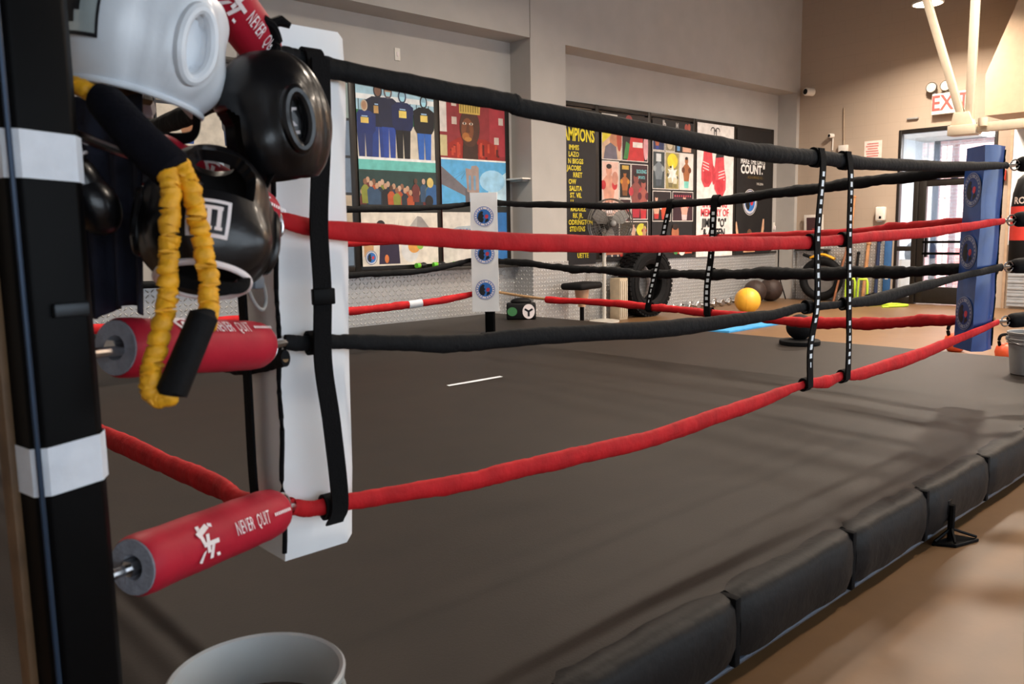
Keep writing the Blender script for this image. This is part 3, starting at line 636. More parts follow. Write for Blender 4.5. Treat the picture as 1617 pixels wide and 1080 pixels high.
# ================================================================== HEADGEAR, BAND AND BUCKET AT THE CORNER
def g2(d, s): return math.exp(-(d/s)**2)
def headgear(label, loc, R3, shell_m, lin_m, trim_m, a=.118, b=.10, c=.135, face=(42, -.62, .18), bottom=-.80, patch=None, ear_print=False, piping=True, strap_m=None, laces=True, chin=False, top=.93, cut=()):
    """padded boxing headguard. local +x = face, +z = crown"""
    t = thing('headgear', label, 'headgear', loc, mat3=R3, group='boxing headgear hung at the ring corner')
    NU, NV = 72, 36
    def P(az, w, k=0.):
        """az degrees, w in -1..1 height; k extra radial offset"""
        w = max(-1, min(1, w)); rho = (1-abs(w)**2.6)**.5; A = math.radians(az)
        d = lambda q: abs((az-q+180) % 360-180)
        bul = .10*g2(d(0), 62)*g2(w-.42, .22)                       # forehead roll
        for q in (58, -58): bul += .15*g2(d(q), 24)*g2(w+.40, .34)   # cheek pads
        for q in (98, -98):
            e = math.hypot(d(q)/14., (w+.08)/.42); bul += .10*g2(e-1.1, .42)-.04*g2(e, .6)   # ear rolls
        bul += .07*g2(d(180), 40)*g2(w, .35)
        bul -= .05*g2(d(135), 6)*(w > -.7)+.05*g2(d(-135), 6)
        rr = 1+bul
        return Vector((a*rho*math.cos(A)*rr+k*math.cos(A)*rho, b*rho*math.sin(A)*rr+k*math.sin(A)*rho, c*w*(1+.3*bul)+k*w))
    bm = bmesh.new(); V = {}
    w0, w1 = bottom, top
    Wi = wmat(t).inverted(); cuts = [(Wi @ Vector(p), Wi @ Vector(q), r) for p, q, r in cut]
    def in_cut(P0):
        for p, q, r in cuts:
            d = q-p; k = max(0, min(1, (P0-p).dot(d)/d.dot(d)))
            if (P0-(p+d*k)).length < r: return True
        return False
    for j in range(NV+1):
        w = w0+(w1-w0)*j/NV
        for i in range(NU): V[i, j] = bm.verts.new(P(360*i/NU-180, w))
    fz = face
    for j in range(NV):
        w = w0+(w1-w0)*(j+.5)/NV
        for i in range(NU):
            az = 360*(i+.5)/NU-180
            half = fz[0]*(1-max(0, (w-fz[2]+.25)/.25)**2*.45) if w > fz[2]-.25 else fz[0]
            if abs(az) < half and fz[1] < w < fz[2]: continue          # face opening
            if abs(az) < 26 and w <= fz[1] and not chin: continue
            if math.hypot((abs(az)-98)/9., (w+.08)/.28) < 1: continue    # ear openings
            ctr = (V[i, j].co+V[(i+1) % NU, j+1].co)/2
            if cuts and (in_cut(ctr) or in_cut(ctr*.8) or in_cut(ctr*.9)): continue
            bm.faces.new((V[i, j], V[(i+1) % NU, j], V[(i+1) % NU, j+1], V[i, j+1]))
    for v in list(bm.verts):
        if not v.link_faces: bm.verts.remove(v)
    bmesh.ops.smooth_vert(bm, verts=[v for v in bm.verts if v.is_boundary], factor=.5, use_axis_x=True, use_axis_y=True, use_axis_z=True)
    # thickness: push an inner copy and stitch the rims
    bm.normal_update(); bm.verts.index_update(); outer = list(bm.verts); n0 = len(outer)
    vs = [v.co.copy() for v in outer]+[v.co*.80+Vector((0, 0, v.co.z*.08)) for v in outer]
    fo = [[v.index for v in f.verts] for f in bm.faces]; fi = [[i+n0 for i in f[::-1]] for f in fo]
    rim = []
    for e in bm.edges:
        if e.is_boundary: p, q = e.verts[0].index, e.verts[1].index; rim.append([p, q, q+n0, p+n0])
    bm.free(); mm = MB(); mm.v = vs; mm.f = fo+rim+fi; mm.mi = [0]*len(fo)+[0]*len(rim)+[1]*len(fi)
    mm.build('shell', [shell_m, lin_m], t, 75, world=False)
    for sg in (1, -1):
        pts = [P(sg*98+12.5*math.cos(q), -.08+.37*math.sin(q), .002) for q in [2*PI*k/32 for k in range(32)]]
        MB().tube(pts, .0105, 10, closed=True, up=P(sg*98, -.08)).build('ear_ring', shell_m, t, world=False)
        if ear_print:
            m2 = MB()
            for k, (w_, h_) in enumerate(((.11, .10), (-.06, .10), (-.2, .05))):
                q = [P(sg*(98+da), w_-.06+dw, -.010) for da, dw in ((-5, -h_/2), (5, -h_/2), (5, h_/2), (-5, h_/2))]
                m2.mesh(q, [(0, 1, 2, 3)])
            m2.mesh([P(sg*98+13*math.cos(q), -.08+.36*math.sin(q), -.016) for q in [2*PI*k/20 for k in range(20)]], [tuple(range(20))]); m2.mi[-1] = 1
            m2.build('ear_cup', [M_letw, shell_m], t, 0, world=False)
        else:
            MB().mesh([P(sg*98+13*math.cos(q), -.08+.36*math.sin(q), -.014) for q in [2*PI*k/20 for k in range(20)]], [tuple(range(20))]).build('ear_cup', shell_m, t, 0, world=False)
    if piping:
        pts = [P(az, bottom+.03, .003) for az in (range(0, 361, 5) if chin else range(28, 333, 5))]
        MB().tube(pts, .0055, 8).build('piping', trim_m, t, world=False)
    # chin strap and crown laces
    pts = spline([P(60, bottom+.05, -.008), Vector((a*.62, b*.45, c*(bottom-.22))), Vector((a*.62, -b*.45, c*(bottom-.22))), P(-60, bottom+.05, -.008)], 10)
    MB().tube(pts, .004, 6, 2.6, up=Vector((1, 0, 0))).build('chin_strap', strap_m or M_strap, t, world=False)
    for w_ in (.3, .0, -.3) if laces else ():
        MB().tube([P(az, w_, .004) for az in range(168, 193, 4)], .004, 6, 1.6).build('lace', trim_m, t, world=False)
    if patch:
        az0, w_, du, dw, kind = patch
        def Q(u, v, k): return P(az0+u*du, w_+v*dw, k)
        m2 = MB(); N = 6
        def quad(u0, v0, u1, v1, k, mi):
            m2.m = mi; vs = [Q(u0+(u1-u0)*i/N, v0+(v1-v0)*j/N, k+.002) for j in range(N+1) for i in range(N+1)]
            m2.mesh(vs, [(j*(N+1)+i, j*(N+1)+i+1, (j+1)*(N+1)+i+1, (j+1)*(N+1)+i) for j in range(N) for i in range(N)])
        if kind == 'm':
            quad(-1, -1, 1, 1, .003, 0); quad(-.82, -.8, .82, .8, .0042, 1)
            for u in (-.55, -.08, .38): quad(u, -.6, u+.2, .6, .0056, 0)
            quad(-.62, .42, .62, .62, .0056, 0)
            for u in (-.62, -.15, .31): quad(u, -.62, u+.34, -.45, .0056, 0)
            m2.build('logo_patch', [M_letw, M_blkprint], t, 0, world=False)
        else:
            quad(-1, -1, 1, 1, .003, 0); quad(-.86, -.88, .86, .88, .0042, 1)
            quad(-.8, -.62, -.3, .7, .0056, 2); quad(-.32, -.25, .02, .7, .0057, 2); quad(0, .15, .3, .7, .0058, 2); quad(.28, .42, .48, .7, .0059, 2)
            m2.build('logo_patch', [M_blkprint, mat('patch_silver', 'cfdad9', .25, .4), M_blkprint], t, 0, world=False)
    return t
Rt = Vector((.731, -.682, 0)); Fw = Vector((.675, .727, 0)).normalized(); Up = Vector((0, 0, 1))
# white one between post and top cover
headgear('white leather headgear with a silver and black patch beside the post', (-.296, -.126, 1.625), basis(Rt*.30+Fw*.85-Up*.16, Up*1.0+Rt*.13-Fw*.05), M_lthwht, M_lining, M_lthwht, a=.135, b=.125, c=.15, bottom=-.72, top=.56, patch=(-171, -.02, 12, .30, 'sq'), laces=False)
headgear('glossy black headgear with a white printed ear cup in front of the white pad', (-.092, -.182, 1.497), basis(-Rt*.75-Fw*.45-Up*.10, Up*1.0-Rt*.05), M_lthblk, M_linblk, M_lthblk, a=.098, b=.09, c=.128, bottom=-.82, ear_print=True, piping=False, laces=False)
headgear('black headgear with a square letter patch and white piping behind the yellow band', (-.248, -.231, 1.314), basis(Rt*.48-Fw*.80+Up*.42, Up*.9+Fw*.40+Rt*.0), M_lthblk, M_linblk, M_letw, a=.10, b=.098, c=.135, bottom=-.80, face=(33, .08, .66), patch=(-7, -.30, 19, .22, 'm'), chin=True, cut=(((-.285, -.099, 1.428), (-.035, -.02, 1.327), .056), ((-.47, -.25, 1.45), (-.285, -.099, 1.428), .014)))

# yellow resistance band
def band():
    t = thing('resistance_band', 'yellow scrunched nylon resistance band with black foam handles', 'exercise band', (-.36, -.34, 1.05))
    def scr(ctrl, r, name, seed):
        P = spline(ctrl, 26); rr = [r*(1.03+.085*math.sin(i*.95+seed)+.03*math.sin(i*2.2)) for i in range(len(P))]
        P = [p+Vector((.0015*math.sin(i*.7+seed), .0015*math.cos(i*.9), 0)) for i, p in enumerate(P)]
        MB().tube(P, rr, 12).build(name, M_yellow, t, 70)
    scr([(-.345, -.318, 1.40), (-.348, -.338, 1.36), (-.360, -.345, 1.27), (-.372, -.352, 1.19), (-.398, -.362, 1.115), (-.408, -.366, 1.075), (-.402, -.376, 1.056), (-.388, -.386, 1.058)], .0145, 'strand', .3)
    scr([(-.325, -.322, 1.40), (-.318, -.340, 1.36), (-.313, -.356, 1.28), (-.311, -.366, 1.22), (-.318, -.374, 1.175), (-.325, -.380, 1.155)], .0145, 'strand', 1.9)
    MB().tube([(-.329, -.384, 1.176), (-.330, -.386, 1.172), (-.386, -.388, 1.063), (-.387, -.388, 1.059)], [.017, .0215, .0225, .018], 16).build('handle', M_rubber, t, 40)
    MB().tube([(-.408, -.225, 1.505), (-.400, -.235, 1.498), (-.368, -.285, 1.435), (-.336, -.316, 1.392), (-.334, -.318, 1.388)], [.022, .028, .032, .033, .027], 16).build('handle', mat('black_foam', '0c0c14', .9, spec=.15, var=.1, scale=50, bump=.2, bscale=120), t, 40)
    scr([(-.405, -.225, 1.505), (-.425, -.205, 1.52), (-.45, -.19, 1.53)], .013, 'strand', 4.)
band()
# navy towel and glove behind the band
def towel():
    vs = []; fs = []; n, k = 26, 26
    for j in range(k+1):
        v = j/k
        for i in range(n+1):
            u = i/n-.5; z = 1.535-.375*v
            p = Vector((-.361, -.058, 0))+Rt*(u*(.165-.02*v))+Fw*(.014*math.sin(u*22+1)*(.3+v)+.02*math.cos(u*3.1)); vs.append((p.x-.01*v, p.y, z+.012*math.sin(u*7)*v))
    for j in range(k):
        for i in range(n): q = j*(n+1)+i; fs.append((q, q+1, q+n+2, q+n+1))
    o = MB().mesh(vs, fs).build('towel', M_navy, None, 80); md = o.modifiers.new('thick', 'SOLIDIFY'); md.thickness = .006
    return tag(o, 'dark navy towel draped between the post and black headgear', 'towel')
towel()
def boxing_glove(name, label, loc, R3, body, trim, cuff, k=1., group=None):
    t = thing(name, label, 'glove', loc, mat3=R3, group=group); sc = lambda *p: tuple(k*q for q in p)
    m = MB(); m.ell(sc(.055, 0, .0), sc(.085, .062, .06)); m.ell(sc(-.01, 0, .0), sc(.08, .05, .05)); m.build('fist', body, t, 60, world=False)
    m = MB(); m.tube([sc(-.03, .04, .01), sc(.01, .066, .02), sc(.055, .068, .015), sc(.08, .058, .012)], [k*q for q in (.02, .026, .026, .018)], 12); m.build('thumb', body, t, 60, world=False)
    m = MB(); m.tube([sc(-.06, 0, 0), sc(-.11, 0, 0), sc(-.15, 0, 0)], [k*q for q in (.045, .047, .05)], 18); m.build('cuff', cuff, t, 60, world=False)
    pts = [Vector(sc(-.066, .048*math.cos(a), .048*math.sin(a))) for a in [2*PI*i/24 for i in range(24)]]
    MB().tube(pts, .005*k, 6, closed=True).build('trim', trim, t, world=False)
    return t
boxing_glove('boxing_glove', 'black boxing glove with white trim tucked beside the taped post', (-.425, -.178, 1.375), basis(Rt*.30+Fw*.2-Up*.75, Up+Rt*.3), M_lthblk, M_letw, M_lthblk, .62)
# grey clip on lower headgear strap
t = thing('strap_clip', 'grey strap and wire clip dangling below the black headgear with letter patch', 'strap', (-.17, -.19, 1.16))
MB().tube(spline([(-.195, -.235, 1.225), (-.168, -.215, 1.175), (-.148, -.205, 1.158), (-.135, -.195, 1.17), (-.138, -.20, 1.195), (-.15, -.212, 1.212)], 8), .0035, 8).build('wire_loop', M_grey, t)
MB().box((-.162, -.215, 1.208), (.03, .02, .022), rotz(.5), .004).build('clip', mat('clip_grey', '5d6670', .5), t)
# knotted black tie on the top turnbuckle
k = MB(); k.tube(spline([(-.058, -.088, 1.700), (-.042, -.088, 1.690), (-.028, -.078, 1.665), (-.034, -.080, 1.632)], 6), [.010]*19, 8, 1.5); k.tube([(-.044, -.086, 1.694), (-.018, -.084, 1.704), (.000, -.090, 1.696)], [.008, .011, .006], 8, 1.4)
tag(k.build('strap_knot', M_strap), 'black strap knotted round the end of the top red cover', 'strap')

def bucket(name, label, c, r0, r1, h, mt, water=None, lift=0.):
    t = thing(name, label, 'bucket', c); M = Matrix.Translation(c)
    MB().lathe([(.001, .004), (r0*.98, .004), (r0, .012), (r1, h-.02), (r1*1.035, h-.018), (r1*1.05, h-.004), (r1*1.02, h), (r1*.975, h-.003), (r1*.965, h-.02), (r0*.96, .02), (.001, .016)], 56, M).build('pail', mt, t, 50)
    for z in (h-.05, h-.075): MB().tube([(c[0]+(r1*1.02)*math.cos(2*PI*k/48), c[1]+(r1*1.02)*math.sin(2*PI*k/48), c[2]+z) for k in range(48)], .004, 6, closed=True).build('band', mt, t)
    if water: MB().lathe([(r0+(r1-r0)*water/h-.006, water), (.001, water)], 48, M).build('water', mat('murky_water', '6a655f', .06, var=.1, spec=.6), t)
    for a in (2.2, 2.2+PI):
        MB().box((c[0]+r1*1.05*math.cos(a), c[1]+r1*1.05*math.sin(a), c[2]+h-.045), (.03, .02, .03), rotz(a+PI/2), .004).build('handle_lug', mt, t)
    pts = [(c[0]+r1*1.06*math.cos(2.2+PI*k/20), c[1]+r1*1.06*math.sin(2.2+PI*k/20), c[2]+h-.045-.05*math.sin(PI*k/20)) for k in range(21)]
    MB().tube(pts, .0025, 6).build('wire_handle', M_steel, t)
    return t
M_clear = mat('cloudy_plastic', 'd6dadb', .32, var=.02, trans=.45)
bucket('bucket', 'translucent white plastic bucket standing below the lowest red cover', (-.218, -.250, ZC), .125, .150, .245, M_clear, .15)
bucket('bucket', 'grey bucket standing on the ring canvas beyond the blue pad', (5.68, .115, ZC), .115, .14, .30, M_grey, None)
# tape on canvas
o = MB().mesh([(2.655, 2.79, ZC+.003), (2.665, 2.835, ZC+.003), (3.165, 2.838, ZC+.003), (3.155, 2.79, ZC+.003), (2.9, 2.785, ZC+.003)], [(0, 4, 3, 2, 1)]).build('tape_strip', M_tape, None, 0); tag(o, 'strip of white tape stuck on the dark canvas', 'tape')

# ================================================================== BANNERS IN THE WINDOWS
PM = {}
def pm(c):
    if c not in PM: PM[c] = mat('ink_'+c, c, .55, var=.10, scale=9)
    return PM[c]
class Banner:
    """flat printed sheet at y = YB-.052, drawn in (x, z) metres"""
    def __init__(s, label, x0, x1, z0, z1, base):
        s.t = thing('banner', label, 'banner', ((x0+x1)/2, YB-.05, z0)); s.x0, s.x1, s.z0, s.z1 = x0, x1, z0, z1
        s.y = YB-.05; MB().b2((x0, s.y, z0), (x1, s.y+.004, z1)).build('sheet', pm(base), s.t, 0)
        s.m = MB(); s.mats = []; s.k = 0
    def poly(s, pts, c):
        if c not in s.mats: s.mats.append(c)
        s.m.m = s.mats.index(c); s.k += 1
        pts = [(min(max(u, s.x0), s.x1), min(max(v, s.z0), s.z1)) for u, v in pts]
        y = s.y-.0006-.00012*s.k
        s.m.mesh([(u, y, v) for u, v in pts], [tuple(range(len(pts)))]); return s
    def rect(s, a, b, c, d, col): return s.poly([(a, c), (b, c), (b, d), (a, d)], col)
    def ell(s, cx, cz, rx, rz, col, n=18): return s.poly([(cx+rx*math.cos(2*PI*i/n), cz+rz*math.sin(2*PI*i/n)) for i in range(n)], col)
    def text(s, body, x, z, size, col, bold=.02, sx=1., align='CENTER', sz=1.):
        vs, fs = text_mesh(body, size, bold, sx, align)
        if not vs: return s
        s.k += 1; y = s.y-.0006-.00012*s.k-.001
        m = MB().mesh([(max(x+u, s.x0+.004), y, z+v*sz) for u, v in vs], fs)
        o = m.build('lettering', pm(col), s.t, 0); o['kind'] = 'stuff'; return s
    def fig(s, cx, z0, h, top, leg, skin='b98a6c', mask=None, hood=None, chest=None, w=1.):
        hw = h*.13*w; sh = z0+h*.82; hip = z0+h*.44
        s.poly([(cx-hw*.75, z0), (cx-hw*.1, z0), (cx, hip), (cx+hw*.1, z0), (cx+hw*.75, z0), (cx+hw*.9, hip), (cx-hw*.9, hip)], leg)
        s.poly([(cx-hw*.95, hip-.02*h), (cx+hw*.95, hip-.02*h), (cx+hw*1.25, hip+.05*h), (cx+hw*1.3, sh-.06*h), (cx+hw*.6, sh), (cx-hw*.6, sh), (cx-hw*1.3, sh-.06*h), (cx-hw*1.25, hip+.05*h)], top)
        if hood: s.ell(cx, z0+h*.905, h*.072, h*.10, hood)
        s.ell(cx, z0+h*.905, h*.052, h*.075, skin)
        if mask: s.poly([(cx-h*.045, z0+h*.90), (cx+h*.045, z0+h*.90), (cx+h*.03, z0+h*.84), (cx-h*.03, z0+h*.84)], mask)
        if chest: s.rect(cx-hw*.45, cx+hw*.45, z0+h*.60, z0+h*.70, chest); s.rect(cx-hw*.35, cx+hw*.35, z0+h*.71, z0+h*.73, '9fc3e6')
        return s
    def boxer(s, cx, z0, h, skin, trunk, glove, w=1.):
        hw = h*.18*w
        s.poly([(cx-hw*.8, z0), (cx+hw*.8, z0), (cx+hw, z0+h*.25), (cx-hw, z0+h*.25)], trunk)
        s.poly([(cx-hw*.9, z0+h*.22), (cx+hw*.9, z0+h*.22), (cx+hw*1.5, z0+h*.66), (cx+hw*.5, z0+h*.78), (cx-hw*.5, z0+h*.78), (cx-hw*1.5, z0+h*.66)], skin)
        s.ell(cx, z0+h*.88, h*.095, h*.125, skin); s.ell(cx, z0+h*.96, h*.085, h*.05, '20150f')
        for q in (-1, 1): s.ell(cx+q*hw*1.25, z0+h*.58, h*.085, h*.095, glove)
        return s
    def done(s):
        o = s.m.build('print', [pm(c) for c in s.mats], s.t, 0); o['kind'] = 'stuff'; o['label'] = 'printed photographs'; return s.t
    def emblem(s, cx, cz, r):
        for rr, c in ((1, 'd8d4cc'), (.95, '39406a'), (.88, 'd0d2dc'), (.70, '2f74c4')): s.ell(cx, cz, r*rr, r*rr, c, 32)
        s.poly([(cx+r*u, cz+r*v) for u, v in [(-.62, -.2), (-.5, .3), (-.25, .52), (-.05, .45), (-.12, .2), (.02, .05), (-.1, -.1), (0, -.3), (-.15, -.6), (-.45, -.5)]], '16181f')
        s.poly([(cx+r*u, cz+r*v) for u, v in [(.06, -.14), (.1, .14), (.3, .22), (.48, .1), (.44, -.14), (.25, -.28)]], 'd0353f'); return s
RN = random.Random(3)
# -- group photo / crowd / tents
b = Banner('banner with a masked hoodie group above a teal stripe and crowd photo', 4.425, 5.525, .95, 3.03, '3a4a44')
b.rect(4.425, 5.525, 2.60, 3.03, 'a9cfe0'); b.rect(4.425, 5.525, 2.55, 2.72, '2f7a3d'); b.rect(4.425, 5.525, 2.20, 2.58, 'd6cdbb'); b.rect(4.425, 5.525, 2.84, 2.90, 'e9eef2')
for u in range(12): b.rect(4.45+.09*u, 4.462+.09*u, 2.70, 2.84, '3b5a66')
b.fig(4.72, 2.19, .84, '1a2036', '23408c', '7c5a48', None, '2b2b34', 'c9a060', 1.25); b.fig(4.86, 2.20, .83, '1c2340', '2848a0', 'a98b74', '9fd0de', '5a5560', None, 1.0)
b.fig(4.53, 2.19, .64, '1b2f6e', '23346e', 'b78f70', None, 'c9b9a0', 'e7c868', 1.4)
b.fig(5.06, 2.19, .80, '182452', '15161c', '8fb8cc', 'a4d9ea', '23304f', 'f0d870', 1.15); b.fig(5.37, 2.19, .76, '14151c', '2f66bd', '8fb8cc', 'a4d9ea', '1c1c26', 'ead070', 1.2)
b.rect(4.425, 5.525, 2.17, 2.20, 'eef2f2'); b.rect(4.425, 5.525, 2.055, 2.17, '6cc3bb')
b.rect(4.425, 5.525, 1.66, 2.04, '25403e')
for i in range(26):
    x = 4.46+1.03*((i*7) % 26)/26; z = 1.68+.16*((i*5) % 7)/7; c = RN.choice(['1c1c22', '2c3550', 'c9c9c9', '6a2f2c', '34506e', '8a8f3a', 'b9552f', '22303c'])
    b.poly([(x-.045, z-.12), (x+.045, z-.12), (x+.055, z+.05), (x+.02, z+.09), (x-.02, z+.09), (x-.055, z+.05)], c); b.ell(x, z+.125, .026, .034, RN.choice(['8a5f48', 'c49a7c', '5a3d30', 'caa890']))
b.poly([(5.36, 1.66), (5.52, 1.66), (5.52, 1.9), (5.44, 1.93), (5.36, 1.84)], '2d5f96'); b.ell(5.43, 1.93, .05, .06, 'd8c070'); b.ell(5.41, 1.71, .06, .07, '15161a')
b.rect(4.425, 5.525, .95, 1.57, 'e4dccf'); b.rect(4.425, 5.525, 1.57, 1.66, '1f2220')
for u in (4.86, 4.92, 4.97): b.poly([(u, 1.3), (u+.012, 1.3), (u+.03, 1.5)], 'b9a68c')
b.poly([(4.98, 1.28), (5.22, 1.53), (5.28, 1.52), (5.46, 1.32), (5.46, 1.24), (4.98, 1.24)], '9a9694'); b.poly([(4.98, 1.28), (5.22, 1.53), (5.2, 1.28)], 'b5b1ae')
b.poly([(4.65, .97), (4.95, .97), (4.93, 1.3), (4.82, 1.42), (4.68, 1.36)], '2a1f3c'); b.ell(4.69, 1.43, .06, .05, '1c1c1e'); b.poly([(4.45, 1.06), (4.58, 1.06), (4.58, 1.22), (4.45, 1.22)], 'c99b6c')
b.ell(5.10, 1.13, .13, .15, 'dcdcdc'); b.ell(5.16, 1.17, .09, .08, 'e6a34e'); b.ell(5.25, 1.18, .05, .05, '8fbf4a'); b.ell(4.76, 1.03, .03, .05, 'd97a3e')
b.emblem(4.545, 1.05, .085); b.done()
# -- portrait / bridge
b = Banner('banner with a red portrait above a grey bridge against blue sky', 5.612, 6.69, .95, 3.03, '7a2226')
b.rect(5.612, 6.69, 2.24, 3.03, '8c2a30'); b.rect(5.612, 5.72, 2.56, 3.03, 'd8d2cc'); b.rect(5.612, 5.72, 2.27, 2.52, 'c9bd8e'); b.rect(6.42, 6.69, 2.3, 3.03, 'a3303a')
for u, v in ((5.80, 2.88), (5.80, 2.66), (6.50, 2.45), (6.58, 2.7)): b.rect(u, u+.08, v, v+.09, 'c8b8ae')
b.poly([(5.72, 2.24), (5.74, 2.42), (5.9, 2.50), (6.35, 2.50), (6.56, 2.42), (6.6, 2.24)], '9d2418')
for i in range(26): u = 5.75+.8*RN.random(); b.rect(u, u+.035, 2.25+.2*RN.random(), 2.27+.2*RN.random(), RN.choice(['5c120c', 'c2442c']))
b.poly([(5.96, 2.24), (6.22, 2.24), (6.2, 2.5), (5.98, 2.5)], '3a2016'); b.ell(6.09, 2.64, .165, .245, '4a2a1c', 26); b.ell(6.05, 2.60, .10, .15, '7a4526'); b.ell(6.02, 2.52, .06, .05, 'a8672f')
b.poly([(5.92, 2.80), (6.26, 2.80), (6.27, 2.96), (6.09, 3.02), (5.92, 2.95)], 'c9ab52')
for i in range(8): b.rect(5.94+.04*i, 5.955+.04*i, 2.82, 2.96, '7d6a2a')
for q in (-.06, .05): b.ell(6.06+q, 2.68, .032, .016, 'd8c8b8'); b.ell(6.06+q, 2.68, .013, .015, '120c0a')
b.poly([(6.04, 2.67), (6.075, 2.67), (6.09, 2.57), (6.02, 2.57)], '5f3620'); b.ell(6.055, 2.49, .06, .028, 'b9803e')
b.rect(5.612, 6.69, 2.225, 2.245, 'f0eeea'); b.rect(5.612, 6.69, 1.66, 2.225, '58a9dc'); b.poly([(6.25, 1.66), (6.69, 1.66), (6.69, 2.1), (6.45, 1.95)], 'bfe0f2'); b.ell(6.45, 1.98, .22, .14, '9fd0ee')
b.poly([(5.612, 2.14), (5.612, 1.92), (6.0, 1.78), (6.25, 1.74), (6.25, 1.78), (6.0, 1.88)], '6f6a70'); b.poly([(5.99, 1.66), (6.06, 1.66), (6.06, 1.84), (5.99, 1.86)], '5d5a60')
b.poly([(6.0, 2.13), (6.09, 2.12), (6.10, 2.16), (6.18, 2.17), (6.22, 2.14), (6.22, 1.78), (6.02, 1.84)], 'a08d86')
for u in (6.05, 6.13): b.rect(u, u+.035, 1.86, 2.04, '6f99b8')
for u in (5.65, 5.8, 5.92): b.poly([(6.03, 2.12), (u, 2.0-(6.03-u)*.1), (u+.008, 2.0-(6.03-u)*.1)], '565a66')
b.rect(5.612, 6.69, 1.58, 1.66, '1f2220'); b.rect(5.612, 6.69, .95, 1.58, 'd9d4cb'); b.poly([(5.63, 1.18), (5.66, 1.33), (5.85, 1.40), (6.2, 1.42), (6.5, 1.36), (6.5, 1.18)], 'a9b3ba'); b.rect(6.42, 6.69, .95, 1.58, '2e6fb0')
b.text('BARC', 5.98, 1.33, .11, '3f74a8', .02, .8)
b.ell(5.74, 1.335, .03, .03, 'f4f8fa'); b.done()
# -- two banners mostly behind the near pad
b = Banner('banner of gym photographs behind the near white corner pad', 3.305, 4.335, .95, 3.03, '2b3138')
for i in range(5):
    b.rect(3.32, 4.32, .97+.41*i, 1.35+.41*i, RN.choice(['8fa3a0', 'b9aa94', '6b7f95', 'a5a5a0'])); b.fig(3.6, .99+.41*i, .34, '22304f', '1c1c20'); b.boxer(4.05, .99+.41*i, .34, '8a5a3e', 'c23a34', 'b0262c')
b.done()
b = Banner('banner of gym photographs behind the hanging headgear', 2.195, 3.215, .95, 3.03, '2b2b30')
for i in range(5):
    b.rect(2.21, 3.20, .97+.41*i, 1.35+.41*i, RN.choice(['cfc7b8', 'b0a594', '93a5b5'])); b.boxer(2.5, .99+.41*i, .34, 'a4724e', '2a4a8c', 'c22a2a'); b.fig(2.9, .99+.41*i, .34, '3a3a40', '23304f')
b.done()
# -- champions list
b = Banner('black champions banner with yellow list of names beside the pillar', 7.575, 8.485, .84, 3.05, '17161a')
b.text('CHAMPIONS', 8.46, 2.675, .25, 'f2dc2a', .03, .62, 'RIGHT', 1.0)
rows = [('IMMIS', 288), ('LAZO', 288), ('N BIGGS', 315), ('JACOBS', 300), ('RRET', 308), ('OW', 268), ('SALITA', 305), ('ST. VIL', 303), ('LI', 250), ('RADUEZ', 330), ('RK JR.', 312), ('ODRINGTON', 375), ('STEVENS', 325), ('', 300), ('', 300), ('', 300), ('UETTE', 347)]
for i, (w, px) in enumerate(rows):
    if w: b.text(w, 7.885+(px-215)/(388-215)*.57, 2.50-.0958*i, .098, 'eed936', .025, .86, 'RIGHT')
b.rect(7.66, 8.47, 2.95, 3.03, '232226'); b.done()
# -- collages
def frame(b, a, c, d, e, col): b.rect(a-.012, c+.012, d-.012, e+.012, 'e8e2da'); b.rect(a, c, d, e, col)
b = Banner('banner of boxing photographs with a yellow poster in its corner', 8.62, 9.715, .87, 3.05, '1d191b')
b.rect(8.62, 8.98, 2.93, 3.03, 'e6e2dc'); b.text('STAR BOXING', 8.80, 2.98, .06, '2a2a2e'); b.ell(9.25, 2.98, .08, .07, 'a04848')
frame(b, 8.63, 9.06, 2.38, 2.93, 'd9b79a'); b.poly([(8.63, 2.6), (8.86, 2.75), (8.86, 2.93), (8.63, 2.93)], 'e8d83a'); b.ell(8.9, 2.66, .1, .12, 'c98c6a'); b.poly([(8.66, 2.38), (8.98, 2.38), (8.95, 2.56), (8.82, 2.62), (8.7, 2.56)], '6f6a78'); b.ell(9.02, 2.7, .06, .2, 'b9503c')
frame(b, 9.09, 9.70, 2.38, 2.93, '2c1b1e'); b.poly([(9.2, 2.38), (9.62, 2.38), (9.58, 2.74), (9.3, 2.78)], 'c93236'); b.rect(9.34, 9.58, 2.58, 2.66, 'eee6e0'); b.ell(9.4, 2.84, .09, .09, '5c3526'); b.poly([(9.12, 2.4), (9.22, 2.4), (9.27, 2.62), (9.18, 2.66)], '3f8a4a'); b.ell(9.66, 2.6, .06, .2, 'e2a6ae')
frame(b, 8.63, 9.0, 1.55, 2.34, 'e9c2b4'); b.boxer(8.78, 1.58, .72, 'd89a82', 'e6d8d8', 'c23036', .8); b.ell(8.92, 2.1, .07, .1, 'c98c78')
frame(b, 9.03, 9.28, 1.82, 2.32, '19120e'); b.boxer(9.15, 1.85, .36, 'a8632f', '7a4a22', 'c9862f'); b.rect(9.08, 9.24, 2.24, 2.30, 'c9a64a')
frame(b, 9.31, 9.70, 1.50, 2.32, '3a1a24'); b.boxer(9.42, 1.52, .68, '8a4a44', 'b02a3a', 'c23a48', .8); b.boxer(9.6, 1.5, .6, 'a85a50', 'c92f38', '5a2430', .7); b.text('BOXING', 9.55, 2.22, .08, '7fd0d8', .02, .8); b.text('SPORTS', 9.55, 2.13, .06, '7fd0d8', .02, .8)
frame(b, 9.03, 9.28, 1.46, 1.79, '30141a'); b.boxer(9.16, 1.47, .28, '9a4a3c', 'b0303a', 'd04048')
